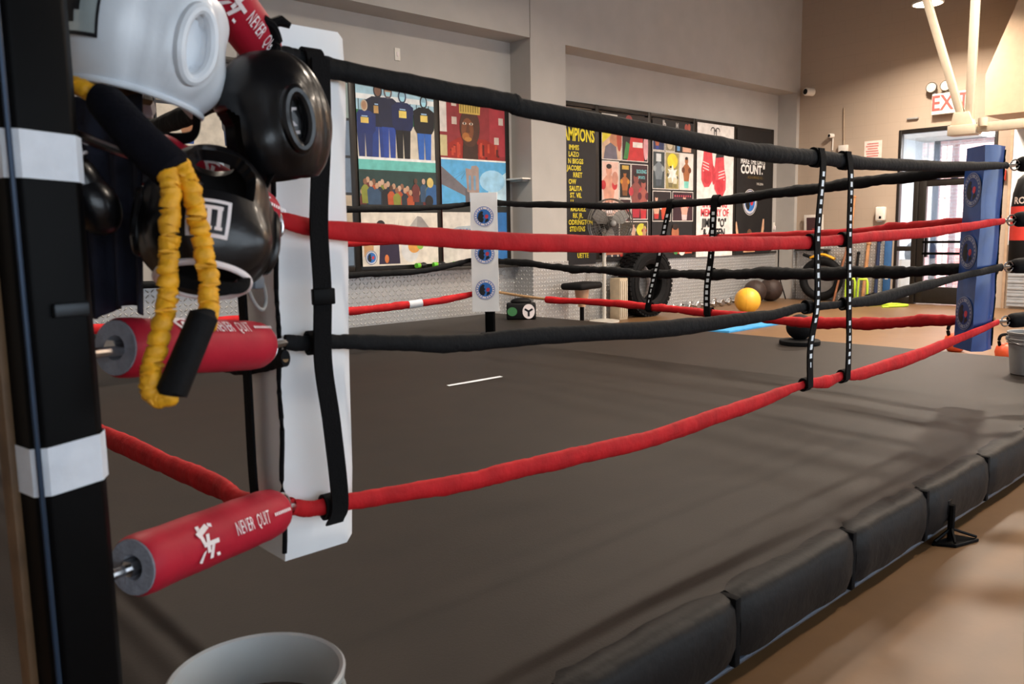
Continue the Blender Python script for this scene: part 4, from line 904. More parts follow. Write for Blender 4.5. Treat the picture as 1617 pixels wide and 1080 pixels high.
frame(b, 9.02, 9.70, 1.18, 1.45, '3c3326'); b.ell(9.55, 1.33, .12, .1, 'd8d23c'); b.boxer(9.35, 1.19, .24, 'c9a08a', '8a6a3a', 'b0b0a0'); b.boxer(9.62, 1.19, .22, 'b98a6a', 'c8b040', '9a3a2a')
b.rect(9.1, 9.72, 1.12, 1.135, 'e8e2da'); b.boxer(9.45, .93, .30, 'd8a088', 'e6d6d0', 'c9302f'); b.rect(8.66, 9.10, .93, 1.06, '8a2a24')
for i in range(12): u = 8.67+.034*i; b.boxer(u, .93, .14, 'b06048', RN.choice(['c02a2a', '3a3a44', 'd0c0b0']), 'c9302f')
b.done()
b = Banner('banner of boxing photographs with a yellow star poster in the middle', 9.825, 10.925, .87, 3.05, '17171a')
b.text('Jb', 10.13, 2.98, .17, 'dcd8d4', .02, .7); b.text('M', 10.47, 2.98, .13, 'cfcac4', .02, .7); b.ell(10.72, 2.97, .045, .06, 'a04a42'); b.ell(10.80, 2.98, .04, .06, 'b05a4a'); b.rect(10.66, 10.86, 2.88, 2.93, '8a3030')
frame(b, 9.84, 10.13, 2.58, 2.84, '2c3a64'); b.boxer(9.95, 2.59, .23, 'b0603c', '3a4a9a', 'c0402c'); frame(b, 10.17, 10.4, 2.58, 2.84, '8a8068'); b.ell(10.28, 2.7, .08, .1, 'c9bca0'); b.rect(10.47, 10.55, 2.59, 2.72, '5a8fc0'); b.rect(10.62, 10.86, 2.58, 2.68, 'd8a890')
frame(b, 9.84, 10.14, 1.98, 2.55, '3a4548'); b.boxer(9.99, 2.02, .46, '77828a', '4a5560', '9aa4a8'); b.rect(9.92, 10.05, 2.40, 2.52, 'cfd6d8')
frame(b, 10.17, 10.52, 1.98, 2.55, 'a89a62'); b.ell(10.35, 2.42, .14, .12, 'f0dc3a'); b.boxer(10.3, 2.0, .34, 'c9c0a0', '7a7250', '5a5540'); b.boxer(10.42, 2.0, .28, 'e0d8c0', '8a8050', '5a5540')
st = [(10.35+.15*(1 if i % 2 == 0 else .45)*math.sin(2*PI*i/12), 2.22+.15*(1 if i % 2 == 0 else .45)*math.cos(2*PI*i/12)) for i in range(12)]; b.poly(st, 'f6f4ee')
frame(b, 10.55, 10.91, 1.98, 2.55, 'e6e0da'); b.boxer(10.73, 2.0, .5, 'a8663c', '7fd0c4', '6a3a22', .8)
frame(b, 9.84, 10.30, 1.47, 1.93, '1c1416'); b.boxer(9.93, 1.5, .36, 'd8a890', 'c03030', '1a1a1e'); b.boxer(10.13, 1.49, .32, 'c9502f', 'd04030', 'e0e0e0', 1.2)
frame(b, 10.36, 10.91, 1.47, 1.93, '3a1c28'); b.boxer(10.68, 1.48, .40, 'dca594', 'e8c8c8', 'b04a44', 1.1)
for i in range(8): b.ell(10.42+.06*i, 1.87, .016, .016, 'd04a5a')
b.poly([(10.3, .95), (10.62, .95), (10.58, 1.16), (10.3, 1.16)], '5a3022'); b.ell(10.43, 1.27, .10, .14, 'b06a48'); b.ell(10.43, 1.37, .08, .05, '2a1a14'); b.ell(10.1, 1.1, .1, .09, '8a3a34'); b.ell(10.82, 1.15, .06, .05, 'c0402c')
b.rect(10.4, 10.9, .93, 1.0, 'c9492f'); b.ell(10.45, .97, .06, .05, '3a8a4a'); b.ell(10.62, .96, .08, .06, 'e8e0d8'); b.done()
# -- memorial banner with gloves
b = Banner('white memorial banner with a pair of red boxing gloves', 11.035, 12.14, .86, 3.09, 'e9e5e2')
for q in (-1, 1):
    for i in range(12): a = PI*i/11; b.ell(11.56+q*(.07+.06*math.cos(a)), 2.98+.05*math.sin(a)-.0, .010, .012, '2a2a2e', 8)
    b.ell(11.56+q*.03, 2.95, .012, .07, '2a2a2e', 8)
def glove(cx, cz, s, fl, dk):
    g = [(-.13, .30), (.10, .32), (.12, .12), (.17, -.02), (.17, -.22), (.08, -.34), (-.06, -.33), (-.16, -.22), (-.19, -.02), (-.16, .12)]
    b.poly([(cx+fl*u*s, cz+v*s) for u, v in g], 'd94a55'); b.poly([(cx+fl*u*s, cz+v*s) for u, v in [(-.2, .02), (-.24, -.06), (-.2, -.16), (-.13, -.1), (-.12, .06)]], 'cc3c48')
    for i in range(4): b.poly([(cx+fl*u*s, cz+v*s) for u, v in [(-.05, .04-.05*i), (.13, .08-.05*i), (.13, .095-.05*i), (-.05, .055-.05*i)]], 'f2dede')
    b.poly([(cx+fl*u*s, cz+v*s) for u, v in [(-.12, .34), (.1, .36), (.1, .30), (-.13, .28)]], dk)
    b.poly([(cx+fl*u*s, cz+v*s) for u, v in [(-.12, -.08), (.1, -.06), (.1, -.24), (0, -.30), (-.1, -.24)]], 'c93642')
glove(11.33, 2.37, 1.0, -1, 'd94a55'); glove(11.72, 2.24, 1.05, 1, '26262a')
b.text('IN LOVING', 11.58, 1.75, .17, 'dd4452', .02, .88); b.text('MEMORY OF', 11.58, 1.60, .175, 'dd4452', .02, .86); b.text('JIMMY "O"', 11.56, 1.425, .20, '1c1c20', .03, .82); b.text('& AILEEN', 11.56, 1.255, .20, '1c1c20', .03, .82)
b.rect(11.3, 11.9, .99, 1.03, 'd94a55'); b.done()
# -- quote banner
b = Banner('black quote banner with white lettering and round emblem', 12.24, 13.42, .86, 3.09, '151416')
b.text('MAKE THE DAYS', 12.78, 2.52, .135, 'f4f2ee', .02, .82); b.text('COUNT."', 12.78, 2.375, .215, 'f4f2ee', .04, .9); b.text('- MUHAMMAD ALI -', 12.86, 2.24, .075, '6f5a2c', .01, .9); b.text('1942-2016', 13.02, 2.13, .06, 'dcd8d0', .01, .9)
b.emblem(12.70, 1.80, .235)
b.ell(12.70, 1.17, .10, .15, '6d4a36'); b.ell(12.70, 1.15, .05, .09, 'c89a78'); b.poly([(12.5, .90), (12.9, .90), (12.86, 1.04), (12.54, 1.04)], 'd8a27c')
b.poly([(12.22, 1.45), (12.27, 1.45), (12.34, 1.22), (12.46, 1.06), (12.42, 1.02), (12.30, 1.12), (12.24, 1.3)], 'dcae8c'); b.poly([(13.2, 1.5), (13.15, 1.5), (13.1, 1.26), (12.98, 1.08), (13.02, 1.04), (13.13, 1.14), (13.2, 1.32)], 'dcae8c'); b.done()

# ================================================================== BACKGROUND GYM THINGS
# tyre against the poster wall
def tyre():
    c = Vector((9.40, 6.37, .525)); M = Matrix.Translation(c) @ Matrix.Rotation(PI/2, 4, 'X')
    t = thing('tyre', 'large black truck tyre leaning on the diamond plate wall', 'tyre', (c.x, c.y, 0))
    prof = [(.285, -.11), (.33, -.145), (.42, -.16), (.485, -.145), (.515, -.11), (.52, 0), (.515, .11), (.485, .145), (.42, .16), (.33, .145), (.285, .11), (.30, .07), (.40, .05), (.40, -.05), (.30, -.07), (.285, -.11)]
    MB().lathe(prof, 56, M).build('casing', M_rubber, t, 40)
    tr = MB()
    for k in range(44):
        a = 2*PI*k/44
        for q, off in ((-.095, 0), (0, .5), (.095, 0)):
            aa = a+off*2*PI/44; R = (Matrix.Rotation(PI/2, 3, 'X') @ Matrix.Rotation(aa, 3, 'Z'))
            tr.box(c+R @ Vector((.517, 0, q)), (.028, .05, .075), R)
    tr.build('tread', M_rubber, t, 0)['kind'] = 'stuff'
    for r_ in (.36, .45): MB().tube([c+Vector((r_*math.cos(2*PI*k/48), -.158 if r_ > .4 else -.15, r_*math.sin(2*PI*k/48))) for k in range(48)], .006, 6, closed=True).build('sidewall_rib', M_grey if False else M_rubber, t)
tyre()
def ball(name, label, c, r, mt, cat='ball', lines=True, sq=1.):
    t = thing(name, label, cat, (c[0], c[1], c[2]-r*sq))
    MB().ell(c, (r, r, r*sq), None, 36, 20).build('shell', mt, t, 60)
    if lines:
        for ax in ('X', 'Y'):
            R = Matrix.Rotation(.5, 3, 'Z') @ (Matrix.Rotation(PI/2, 3, ax)); pts = [Vector(c)+R @ Vector((r*math.cos(2*PI*k/40), r*math.sin(2*PI*k/40), 0)) for k in range(40)]
            pts = [Vector((p.x, p.y, c[2]+(p.z-c[2])*sq)) for p in pts]; MB().tube(pts, .004, 5, closed=True).build('seam', mt, t)
    return t
ball('exercise_ball', 'yellow exercise ball on the tan floor', (10.75, 5.40, .198), .198, mat('yellow_rubber', 'f2b63a', .45, var=.03))
M_brl = mat('brown_leather', '3a2a24', .6, var=.15)
ball('medicine_ball', 'dark brown medicine ball at the wall behind the yellow ball', (12.55, 6.34, .20), .20, M_brl); ball('medicine_ball', 'dark brown medicine ball beside the tripod at the wall', (12.98, 6.28, .21), .21, M_brl)
# slam ball on disc stand
t = thing('slam_ball', 'black ball resting in a flat round stand at the far canvas edge', 'ball', (6.12, 2.06, ZC)); M = Matrix.Translation((6.12, 2.06, ZC))
MB().lathe([(.001, 0), (.172, 0), (.178, .008), (.178, .035), (.172, .042), (.10, .046), (.06, .05), (.001, .05)], 40, M).build('stand', M_rubber, t, 40); MB().ell((6.12, 2.06, ZC+.158), (.122, .122, .115), None, 32, 18).build('ball', M_rubber, t, 60)
# tripod
t = thing('tripod', 'thin black tripod standing at the diamond plate wall', 'tripod', (13.45, 6.40, 0))
MB().tube([(13.45, 6.40, .42), (13.45, 6.40, 1.12)], .012, 8).build('pole', M_steelblk, t)
for a in (.4, 2.5, 4.6): MB().tube([(13.45, 6.40, .50), (13.45+.18*math.cos(a), 6.40+.18*math.sin(a), .01)], .011, 8).build('leg', M_steelblk, t)
MB().box((13.45, 6.40, 1.14), (.05, .04, .05), None, .006).build('head', M_steelblk, t)
# chrome dumbbells along the wall
def dumbbell(name, label, c, rz, L, r, mt, hm, group=None):
    t = thing(name, label, 'dumbbell', (c[0], c[1], c[2]), rz, group)
    M0 = Matrix.Translation((0, 0, r)) @ Matrix.Rotation(PI/2, 4, 'Y')
    for q in (-1, 1): MB().lathe([(.001, q*L/2), (r*.8, q*L/2), (r, q*(L/2-.012)), (r, q*(L/2-.05)), (r*.75, q*(L/2-.062)), (.001, q*(L/2-.062))], 8, M0).build('head', mt, t, 30, world=False)
    MB().tube([(-L/2+.05, 0, r), (L/2-.05, 0, r)], .014, 10).build('handle', hm, t, world=False); return t
for i in range(9): dumbbell('dumbbell', 'small chrome dumbbell in the row along the poster wall', (10.35+.24*i, 6.46, 0), PI/2+.1*math.sin(i*2), .22, .055+.006*(i % 3), M_steel, M_steel, 'chrome dumbbells along the wall')
# blue mat beyond ring
o = MB().prism([(8.22, 4.60), (8.30, 4.17), (9.85, 4.17), (9.80, 4.40), (8.6, 4.56)], 0, .03, .004).build('exercise_mat', mat('blue_mat', '3f9bd8', .6)); tag(o, 'bright blue exercise mat lying on the floor beyond the ring', 'mat')
# pedestal fan
def fan():
    c = Vector((8.40, 6.22, 1.42)); t = thing('pedestal_fan', 'grey wire pedestal fan standing in front of the champions banner', 'fan', (c.x-.02, 6.30, 0))
    M_fw = mat('fan_wire', '6f6c68', .4, .6)
    d = Vector((-.35, -.94, 0)).normalized(); x = d.cross(Vector((0, 0, 1))).normalized(); z = Vector((0, 0, 1))
    for off, s in ((.06, 1), (-.06, .95)):
        w = MB()
        for r_ in (.35, .28, .21, .14, .07): w.tube([c+d*(off*(1.3-.8*(r_/.35)))+x*r_*math.cos(2*PI*k/36)+z*r_*math.sin(2*PI*k/36) for k in range(36)], .004 if r_ < .35 else .010, 5, closed=True)
        for k in range(36): a = 2*PI*k/36; w.tube([c+d*off*1.3+(x*math.cos(a)+z*math.sin(a))*.05, c+d*off*.5+(x*math.cos(a)+z*math.sin(a))*.35], .0025, 4)
        w.build('cage', M_fw, t)
    for k in range(3):
        a = 2*PI*k/3+.4; e = x*math.cos(a)+z*math.sin(a); g = x*-math.sin(a)+z*math.cos(a)
        q = [c+e*.05+g*.03+d*.015, c+e*.15+g*.12+d*.03, c+e*.30+g*.10+d*.03, c+e*.31-g*.02-d*.0, c+e*.18-g*.07-d*.03, c+e*.05-g*.03-d*.015]
        MB().mesh(q, [tuple(range(6))]).build('blade', mat('fan_blade', '8f8c88', .5, .3), t, 0)
    MB().ell(c-d*.10, (.09, .09, .09)).build('motor', M_black, t); MB().ell(c+d*.085, (.045, .045, .045)).build('hub', M_grey, t)
    MB().tube([(c.x-.02, 6.32, .03), (c.x-.02, 6.32, 1.32)], .028, 12).build('pole', mat('pale_pole', 'cfcac0', .4, .2), t)
    MB().lathe([(.001, 0), (.22, 0), (.22, .02), (.06, .045), (.001, .05)], 28, Matrix.Translation((c.x-.02, 6.32, 0))).build('base', mat('pale_pole', 'cfcac0'), t)
fan()
# stool
t = thing('stool', 'low stool with a black padded seat on a steel stem', 'stool', (7.52, 5.98, 0)); M = Matrix.Translation((7.52, 5.98, 0))
MB().box((7.52, 5.98, .585), (.58, .34, .09), rotz(.2), .035).build('seat', M_rubber, t, 50); MB().lathe([(.10, .54), (.09, .44), (.055, .34), (.05, .30)], 20, M, True, True).build('column', mat('tan_plastic', 'c59b7d', .5), t)
MB().tube([(7.52, 5.98, .03), (7.52, 5.98, .32)], .03, 12).build('stem', M_steelblk, t)
for a in (.3, 1.87, 3.44, 5.0): MB().tube([(7.52, 5.98, .05), (7.52+.24*math.cos(a), 5.98+.24*math.sin(a), .02)], .018, 8).build('leg', M_steel, t)
# pale tall box
t = thing('tall_box', 'tall beige ribbed box standing beside the tyre', 'box', (8.76, 6.36, 0)); MB().b2((8.67, 6.27, 0), (8.86, 6.46, .62), .008).build('body', mat('beige_plastic', 'b9a88f', .6), t)
for i in range(4): MB().b2((8.685+.045*i, 6.255, .04), (8.70+.045*i, 6.272, .58), .003).build('rib', mat('beige_rib', 'cfc4b2', .6), t)
# gear box by far pad
t = thing('gear_bag', 'black gear bag with a white disc emblem by the far white pad', 'bag', (6.13, 5.72, ZC)); R = rotz(-.75); c = Vector((6.13, 5.72, ZC))
MB().box(c+Vector((0, 0, .10)), (.36, .18, .20), R, .02).build('body', M_black, t, 50)
def onbag(u, v, k): return c+R @ Vector((u, -.091-k, v+.10))
mm = MB(); mm.mesh([onbag(.09+.075*math.cos(2*PI*i/24), .09*math.sin(2*PI*i/24), .001) for i in range(24)], [tuple(range(24))]); mm.m = 1
for a in (PI/2+PI, PI/6, PI*5/6): mm.mesh([onbag(.09+.055*math.cos(a)-.012*math.sin(a), .06*math.sin(a)+.012*math.cos(a), .003), onbag(.09+.055*math.cos(a)+.012*math.sin(a), .06*math.sin(a)-.012*math.cos(a), .003), onbag(.09+.012*math.sin(a), -.012*math.cos(a), .003), onbag(.09-.012*math.sin(a), .012*math.cos(a), .003)], [(0, 1, 2, 3)])
mm.m = 2; mm.mesh([onbag(-.11+.06*math.cos(2*PI*i/20), .055*math.sin(2*PI*i/20), .001) for i in range(20)], [tuple(range(20))])
mm.build('emblem', [M_letw, M_blkprint, mat('green_print', '3f7a4a', .5)], t, 0)['kind'] = 'stuff'
MB().ell(c+Vector((.02, .02, .215)), (.13, .08, .045), R).build('flap', M_black, t, 60)
# gloves on the sill
for i, (x, a) in enumerate(((5.22, .2), (5.50, -.1), (5.80, .15))):
    boxing_glove('training_glove', 'black training glove with a bright green cuff on the dark sill', (x, 6.500, .938), basis((math.cos(a), math.sin(a), 0), Up), M_lthblk, M_lime, mat('green_cuff', '6fd83c', .5), .62, 'green cuffed gloves on the sill')
# wall shelf on the pillar side, switches
t = thing('wall_shelf', 'small white shelf fixed to the recess side of the pillar', 'shelf', (6.78, 6.42, 1.99)); MB().b2((6.70, 6.26, 2.0), (RX, 6.58, 2.02), .003).build('board', M_offw, t); MB().b2((6.74, 6.30, 1.975), (RX, 6.54, 2.0), .003).build('bracket', M_grey, t)
def plate_switch(lo, hi, label, knob):
    t = thing('switch_plate', label, 'switch', lo); MB().b2(lo, hi, .002).build('plate', M_offw, t); MB().b2(*knob, .001).build('toggle', M_letw, t)
plate_switch((5.01, YB-.012, 3.33), (5.085, YB, 3.47), 'white switch plate high on the grey wall above the group photo', ((5.035, YB-.02, 3.375), (5.06, YB-.011, 3.425)))
plate_switch((13.60, YB-.012, 1.30), (13.66, YB, 1.44), 'white socket plate on the wall right of the quote banner', ((13.615, YB-.04, 1.30), (13.645, YB-.011, 1.37)))
# ---------------- things on the door wall
def bullet_cam(y, z, label, s):
    t = thing('security_camera', label, 'camera', (XB, y, z))
    M = Matrix.Translation((XB-.12*s, y, z)) @ Matrix.Rotation(PI/2, 4, 'Y') @ Matrix.Rotation(.3, 4, 'X')
    MB().lathe([(.001, -.10*s), (.055*s, -.10*s), (.065*s, -.08*s), (.065*s, .06*s), (.04*s, .08*s), (.001, .08*s)], 20, M).build('body', M_offw, t, 40)
    MB().lathe([(.001, -.104*s), (.045*s, -.104*s), (.045*s, -.09*s)], 20, M).build('lens', M_black, t); MB().tube([(XB-.08*s, y, z), (XB-.002, y, z-.03*s)], .02*s, 8).build('mount', M_offw, t)
bullet_cam(5.98, 3.76, 'white security camera with a black lens high in the wall corner', 1.1); bullet_cam(5.575, 2.95, 'small white security camera on a stalk above the printed notice', .6)
MB().tube([(XB-.01, 5.58, 2.70), (XB-.012, 5.575, 2.93)], .012, 6).build('stalk', M_offw, bpy.data.objects['security_camera.001'])
t = thing('junction_box', 'beige junction box at the end of a thin wall conduit', 'box', (XB, 5.37, 2.65)); MB().b2((XB-.06, 5.29, 2.65), (XB, 5.45, 2.77), .006).build('box', M_offw, t); MB().tube([(XB-.015, 5.37, 2.77), (XB-.015, 5.39, 3.42)], .011, 8).build('conduit', mat('conduit_paint', 'a8957f', .6), t)
t = thing('notice_sign', 'white notice with red lettering on the tan wall', 'sign', (XB, 4.85, 2.50)); MB().b2((XB-.008, 4.70, 2.50), (XB, 5.0, 2.80)).build('board', mat('notice_pink', 'ecd8cf', .6), t)
for i, w in enumerate(('ASSAULT', 'OF ANY KIND', 'IS STRICTLY', 'FORBIDDEN')):
    break
for i in range(6):
    L = (.10, .12, .09, .12, .11, .10)[i]; mm = MB()
    for k in range(int(L*2/.022)): y = 4.85+L-.022*k; mm.mesh([(XB-.0092, y, 2.75-.042*i-.011), (XB-.0092, y-.016, 2.75-.042*i-.011), (XB-.0092, y-.016, 2.75-.042*i+.011), (XB-.0092, y, 2.75-.042*i+.011)], [(0, 1, 2, 3)])
    mm.build('lettering', mat('notice_red', 'c0413a', .6), t, 0)['kind'] = 'stuff'
t = thing('soap_dispenser', 'white wall dispenser beside the glass entrance', 'dispenser', (XB, 4.65, 1.40)); MB().b2((XB-.10, 4.57, 1.42), (XB, 4.73, 1.66), .02).build('body', M_offw, t, 50); MB().b2((XB-.105, 4.62, 1.455), (XB-.09, 4.66, 1.50), .004).build('window', M_black, t); MB().b2((XB-.09, 4.60, 1.40), (XB-.02, 4.70, 1.425), .006).build('spout', M_grey, t)
# exit sign
t = thing('exit_sign', 'white exit sign with red letters and twin emergency heads', 'sign', (XB, 3.6, 3.08))
MB().b2((XB-.13, 3.30, 3.11), (XB-.01, 3.86, 3.44), .008).build('housing', M_offw, t); MB().b2((XB-.01, 3.36, 3.14), (XB, 3.8, 3.40)).build('back_plate', M_grey, t)
vs, fs = text_mesh('EXIT', .34, .02, .82); o = MB().mesh([(XB-.1315, 3.58-u, 3.275+v) for u, v in vs], fs).build('lettering', mat('exit_red', 'f0453f', .5, emit=.9), t, 0); o['label'] = 'red EXIT letters'; o['kind'] = 'stuff'
for y in (3.88, 3.66):
    M = Matrix.Translation((XB-.10, y, 3.55)) @ Matrix.Rotation(-PI/2, 4, 'Y'); l = MB().lathe([(.001, -.06), (.05, -.05), (.085, .0), (.085, .03), (.075, .035)], 22, M).build('lamp_head', mat('lamp_shell', '4a443c', .4), t); MB().lathe([(.078, .03), (.001, .045)], 22, M).build('lens', mat('lamp_lens', 'd8d0c4', .15), l)
    MB().tube([(XB-.08, y, 3.50), (XB-.07, y*.8+3.6*.2, 3.43)], .014, 8).build('neck', M_grey, t)
# framed picture on ledge
t = thing('framed_picture', 'white framed picture with a dark red image leaning on the wall', 'picture', (XB-.06, 5.87, .93)); Rr = Matrix.Rotation(-.06, 3, 'Y')
MB().box((XB-.05, 5.87, 1.25), (.025, .37, .62), Rr, .004).build('frame', M_offw, t); MB().box((XB-.066, 5.90, 1.27), (.004, .20, .48), Rr).build('image', mat('dark_red_print', '4a3033', .5), t); MB().box((XB-.068, 5.86, 1.2), (.004, .06, .22), Rr).build('figure', mat('red_print', '9a3a38', .5), t)
t = thing('wall_ledge', 'narrow ledge above the diamond plate under the framed picture', 'shelf', (XB-.05, 5.8, .90)); MB().b2((XB-.13, 5.55, .90), (XB-.012, 6.2, .93), .003).build('board', M_sill, t); MB().b2((XB-.10, 5.62, .80), (XB-.012, 5.65, .90)).build('bracket', M_sill, t)
# black ring bag
def ring_bag():
    c = Vector((13.55, 5.60, .40)); d = Vector((-1, -.15, .12)).normalized(); z = Vector((0, 0, 1)); x = d.cross(z).normalized(); y = x.cross(d)
    t = thing('training_ring', 'thick black rubber ring with grey disc and yellow strap leaning on the wall', 'ring', (13.55, 5.6, 0))
    MB().tube([c+(x*math.cos(a)+y*math.sin(a))*.32 for a in [2*PI*k/40 for k in range(40)]], .075, 12, closed=True, up=d).build('ring', M_rubber, t, 60)
    MB().mesh([c-d*.03+(x*math.cos(a)+y*math.sin(a))*.29 for a in [2*PI*k/32 for k in range(32)]], [tuple(range(32))]).build('disc', mat('grey_disc', '6a6664', .6), t, 0)
    MB().tube(spline([c+x*-.22+y*.36, c+y*.44, c+x*.22+y*.38], 8), .025, 8, 1.6).build('strap', M_yellow, t)
    MB().tube(spline([c+x*.10+y*.35, c+x*.35+y*.44], 6), .03, 8).build('handle', M_rubber, t)
ring_bag()
def stick(name, p0, p1, r, mt, label, knob=None, cat='stick'):
    t = thing(name, label, cat, p0); P = [Vector(p0).lerp(Vector(p1), k/6) for k in range(7)]
    MB().tube(P, [r*(1+.05*math.sin(k*2)) for k in range(7)], 10).build('shaft', mt, t)
    MB().ell(p1, (r*1.4,)*3, None, 12, 8).build('tip', knob or mt, t); return t
stick('wooden_staff', (13.62, 5.165, 0), (13.765, 5.13, 1.85), .019, M_ash, 'long pale wooden staff leaning on the tan wall')
stick('wooden_staff', (13.33, 5.25, 0), (13.69, 5.205, .95), .019, mat('brown_wood', '8a5432', .55, var=.2), 'short brown stick leaning on the edge of the black ring', None)
stick('training_stick', (13.60, 5.02, 0), (13.76, 5.02, .86), .022, M_black, 'black stick against the diamond plate beside the lime hurdles'); stick('baseball_bat', (13.62, 4.86, 0), (13.75, 4.84, 1.03), .030, M_ash, 'pale wooden bat against the diamond plate'); stick('training_stick', (13.62, 4.64, 0), (13.75, 4.66, 1.08), .032, mat('navy_foam', '1d2a4a', .8), 'thick navy foam stick against the diamond plate')
t = thing('foam_board', 'narrow blue foam board beside the entrance frame', 'board', (13.76, 4.50, 0)); Rr = Matrix.Rotation(.03, 3, 'Y'); MB().box((13.75, 4.50, .55), (.04, .12, 1.08), Rr, .006).build('board', mat('blue_board', '2d5a8c', .6), t); MB().box((13.725, 4.50, .45), (.01, .05, .08), Rr, .002).build('tag', M_offw, t)
def hurdle(c, rz, lie, label):
    t = thing('agility_hurdle', label, 'hurdle', c, rz, 'lime agility hurdles')
    h, w = (.42, .16 if lie else .075); P = [(0, -w, .02), (0, -w, h*.85), (0, -w*.8, h), (0, w*.8, h), (0, w, h*.85), (0, w, .02)]
    if lie: P = [(z, y, .02) for _, y, z in P]
    MB().tube(P, .022, 8).build('frame', M_lime, t, 60, world=False)
    for q in (-w, w): MB().tube([(-.10, q, .016), (.10, q, .016)], .016, 8).build('foot', M_lime, t, world=False)
hurdle((13.43, 4.995, 0), .3, False, 'lime green hurdle standing nearest the wooden staff'); hurdle((13.43, 4.775, 0), .3, False, 'lime green hurdle standing in front of the wooden bat'); hurdle((12.95, 4.25, 0), -.5, True, 'lime green hurdle lying flat on the floor')
dumbbell('black_dumbbell', 'black dumbbell standing between the lime hurdles and entrance', (13.30, 4.56, 0), .2, .34, .10, M_rubber, M_steel)
# kettlebells
def kettlebell(c, label, k=1.):
    t = thing('kettlebell', label, 'kettlebell', c); M_or = mat('orange_enamel', 'd8552f', .45, var=.06)
    MB().lathe([(.001, 0), (.06*k, 0), (.095*k, .04*k), (.105*k, .09*k), (.09*k, .15*k), (.05*k, .18*k), (.001, .19*k)], 24, Matrix.Translation(c)).build('body', M_or, t, 60)
    P = spline([Vector(c)+Vector(q)*k for q in ((-.05, .04, .15), (-.062, .05, .22), (-.04, .032, .275), (.04, -.032, .275), (.062, -.05, .22), (.05, -.04, .15))], 6); MB().tube(P, .017*k, 10).build('handle', M_steelblk, t, 60)
kettlebell((8.38, 1.52, 0), 'orange kettlebell with a dark handle on the tan floor', 1.05); kettlebell((8.05, .95, 0), 'orange kettlebell on the floor behind the grey bucket', .9)
# steel brace frame and heavy bag
t = thing('steel_frame', 'white painted steel brace frame hanging in front of the exit sign', 'frame', (10.5, 2.2, 2.42)); M_st = mat('white_steel_paint', 'c2b49f', .5, var=.03)
MB().b2((10.46, 2.165, 2.60), (10.54, 2.255, ZT), .004).build('hanger', M_st, t)
P0, P1 = Vector((10.5, 2.31, 2.68)), Vector((10.5, 2.98, 4.75)); d = (P1-P0); Rb = basis(d, (1, 0, 0)); MB().box((P0+P1)/2, (d.length, .085, .08), Rb, .004).build('brace', M_st, t)
MB().b2((10.38, 2.10, 2.42), (10.62, 2.42, 2.54), .006).build('base_box', M_st, t); MB().prism([(2.14, 2.54), (2.20, 2.70), (2.38, 2.70), (2.41, 2.54)], 10.44, 10.56, .004, Mx).build('gusset', M_st, t)
MB().b2((10.44, -1.2, 2.44), (10.56, 2.10, 2.55), .004).build('beam', M_st, t); MB().lathe([(.05, 0), (.055, .05), (.05, .10)], 16, Matrix.Translation((10.40, 2.02, 2.50)), True, True).build('roller', M_st, t)
t = thing('heavy_bag', 'black and red heavy punching bag hanging from the steel frame', 'punching bag', (10.5, 1.50, .78)); cb = Vector((10.5, 1.50, 0)); M = Matrix.Translation(cb)
MB().lathe([(.001, .72), (.17, .73), (.185, .76), (.185, 1.13)], 32, M).build('lower_panel', M_black, t, 50); MB().lathe([(.186, 1.12), (.186, 1.52)], 32, M).build('red_panel', mat('bag_red', 'cf3a30', .5), t, 50)
MB().lathe([(.185, 1.51), (.17, 1.68), (.13, 1.84), (.05, 1.92), (.001, 1.93)], 32, M).build('upper_panel', M_black, t, 50); MB().tube([(10.5, 1.5, 1.92), (10.5, 1.5, 2.45)], .012, 8).build('hanging_strap', M_strap, t)
dv = Vector((-.86, -.05, 0)); 
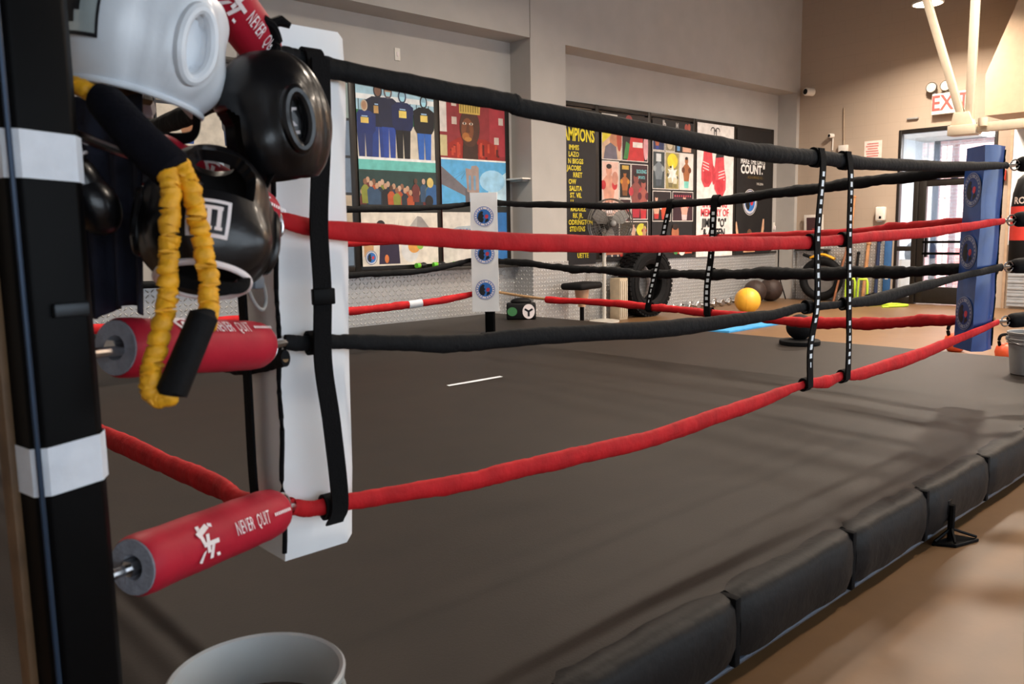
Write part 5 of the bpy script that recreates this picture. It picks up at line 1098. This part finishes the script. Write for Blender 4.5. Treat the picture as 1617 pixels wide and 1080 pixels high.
def bagtext(w, z, size, col, nm):
    vs, fs = text_mesh(w, size, .03, .9); a0 = math.atan2(-.25, -.95)-.35; mm = MB()
    mm.mesh([(cb.x+.189*math.cos(a0+u/.187), cb.y+.189*math.sin(a0+u/.187), z+v) for u, v in vs], fs); o = mm.build(nm, pm(col), t, 0); o['kind'] = 'stuff'
bagtext('ROX', 1.585, .11, 'd8c8c0', 'lettering'); bagtext('m', 1.42, .12, 'f0e0dc', 'lettering')
# right of entrance
t = thing('wall_panel', 'pale blue white panel on the wall right of the entrance', 'panel', (XB-.02, 1.6, 0)); MB().b2((XB-.03, .2, 1.0), (XB, 2.66, 2.86), .003).build('panel', mat('pale_panel', 'dfe6ea', .6), t); MB().b2((XB-.04, 2.66, 0), (XB, 2.70, 2.86), .003).build('edge_trim', mat('tan_trim', 'b59a80', .7), t)
t = thing('roller_shutter', 'grey corrugated metal shutter low on the wall right of the entrance', 'shutter', (XB-.05, 1.6, 0))
for i in range(18): MB().b2((XB-.06-.01*(i % 2), .3, .04+.052*i), (XB-.03, 2.62, .088+.052*i), .006).build('slat', mat('shutter_metal', 'b5bcc4', .4, .4), t)
t = thing('alarm_box', 'small red alarm box on the wall right of the entrance', 'alarm', (XB-.04, 2.78, 2.0)); MB().b2((XB-.05, 2.74, 2.0), (XB, 2.84, 2.16), .004).build('box', mat('alarm_red', 'c8402f', .5), t); MB().b2((XB-.056, 2.765, 2.05), (XB-.049, 2.815, 2.10), .002).build('handle', M_offw, t)
# vestibule bin and red sign outside
t = thing('waste_bin', 'white bin with a dark bag inside the entrance vestibule', 'bin', (14.9, 4.55, 0)); MB().b2((14.75, 4.40, 0), (15.05, 4.72, .72), .02).build('body', M_offw, t, 50); MB().ell((14.9, 4.53, .82), (.14, .14, .22)).build('bag', M_navy, t)
t = thing('street_board', 'red and white board standing outside the entrance', 'sign', (18.5, 4.9, 0)); MB().box((18.5, 4.9, .45), (.06, .6, .9), Matrix.Rotation(.12, 3, 'Y'), .01).build('board', mat('board_red', 'd8524f', .6), t); MB().box((18.46, 4.9, .92), (.04, .4, .16), None, .01).build('sign_strip', M_offw, t); MB().box((18.62, 4.9, .4), (.04, .5, .8), Matrix.Rotation(-.12, 3, 'Y'), .01).build('support', M_offw, t)
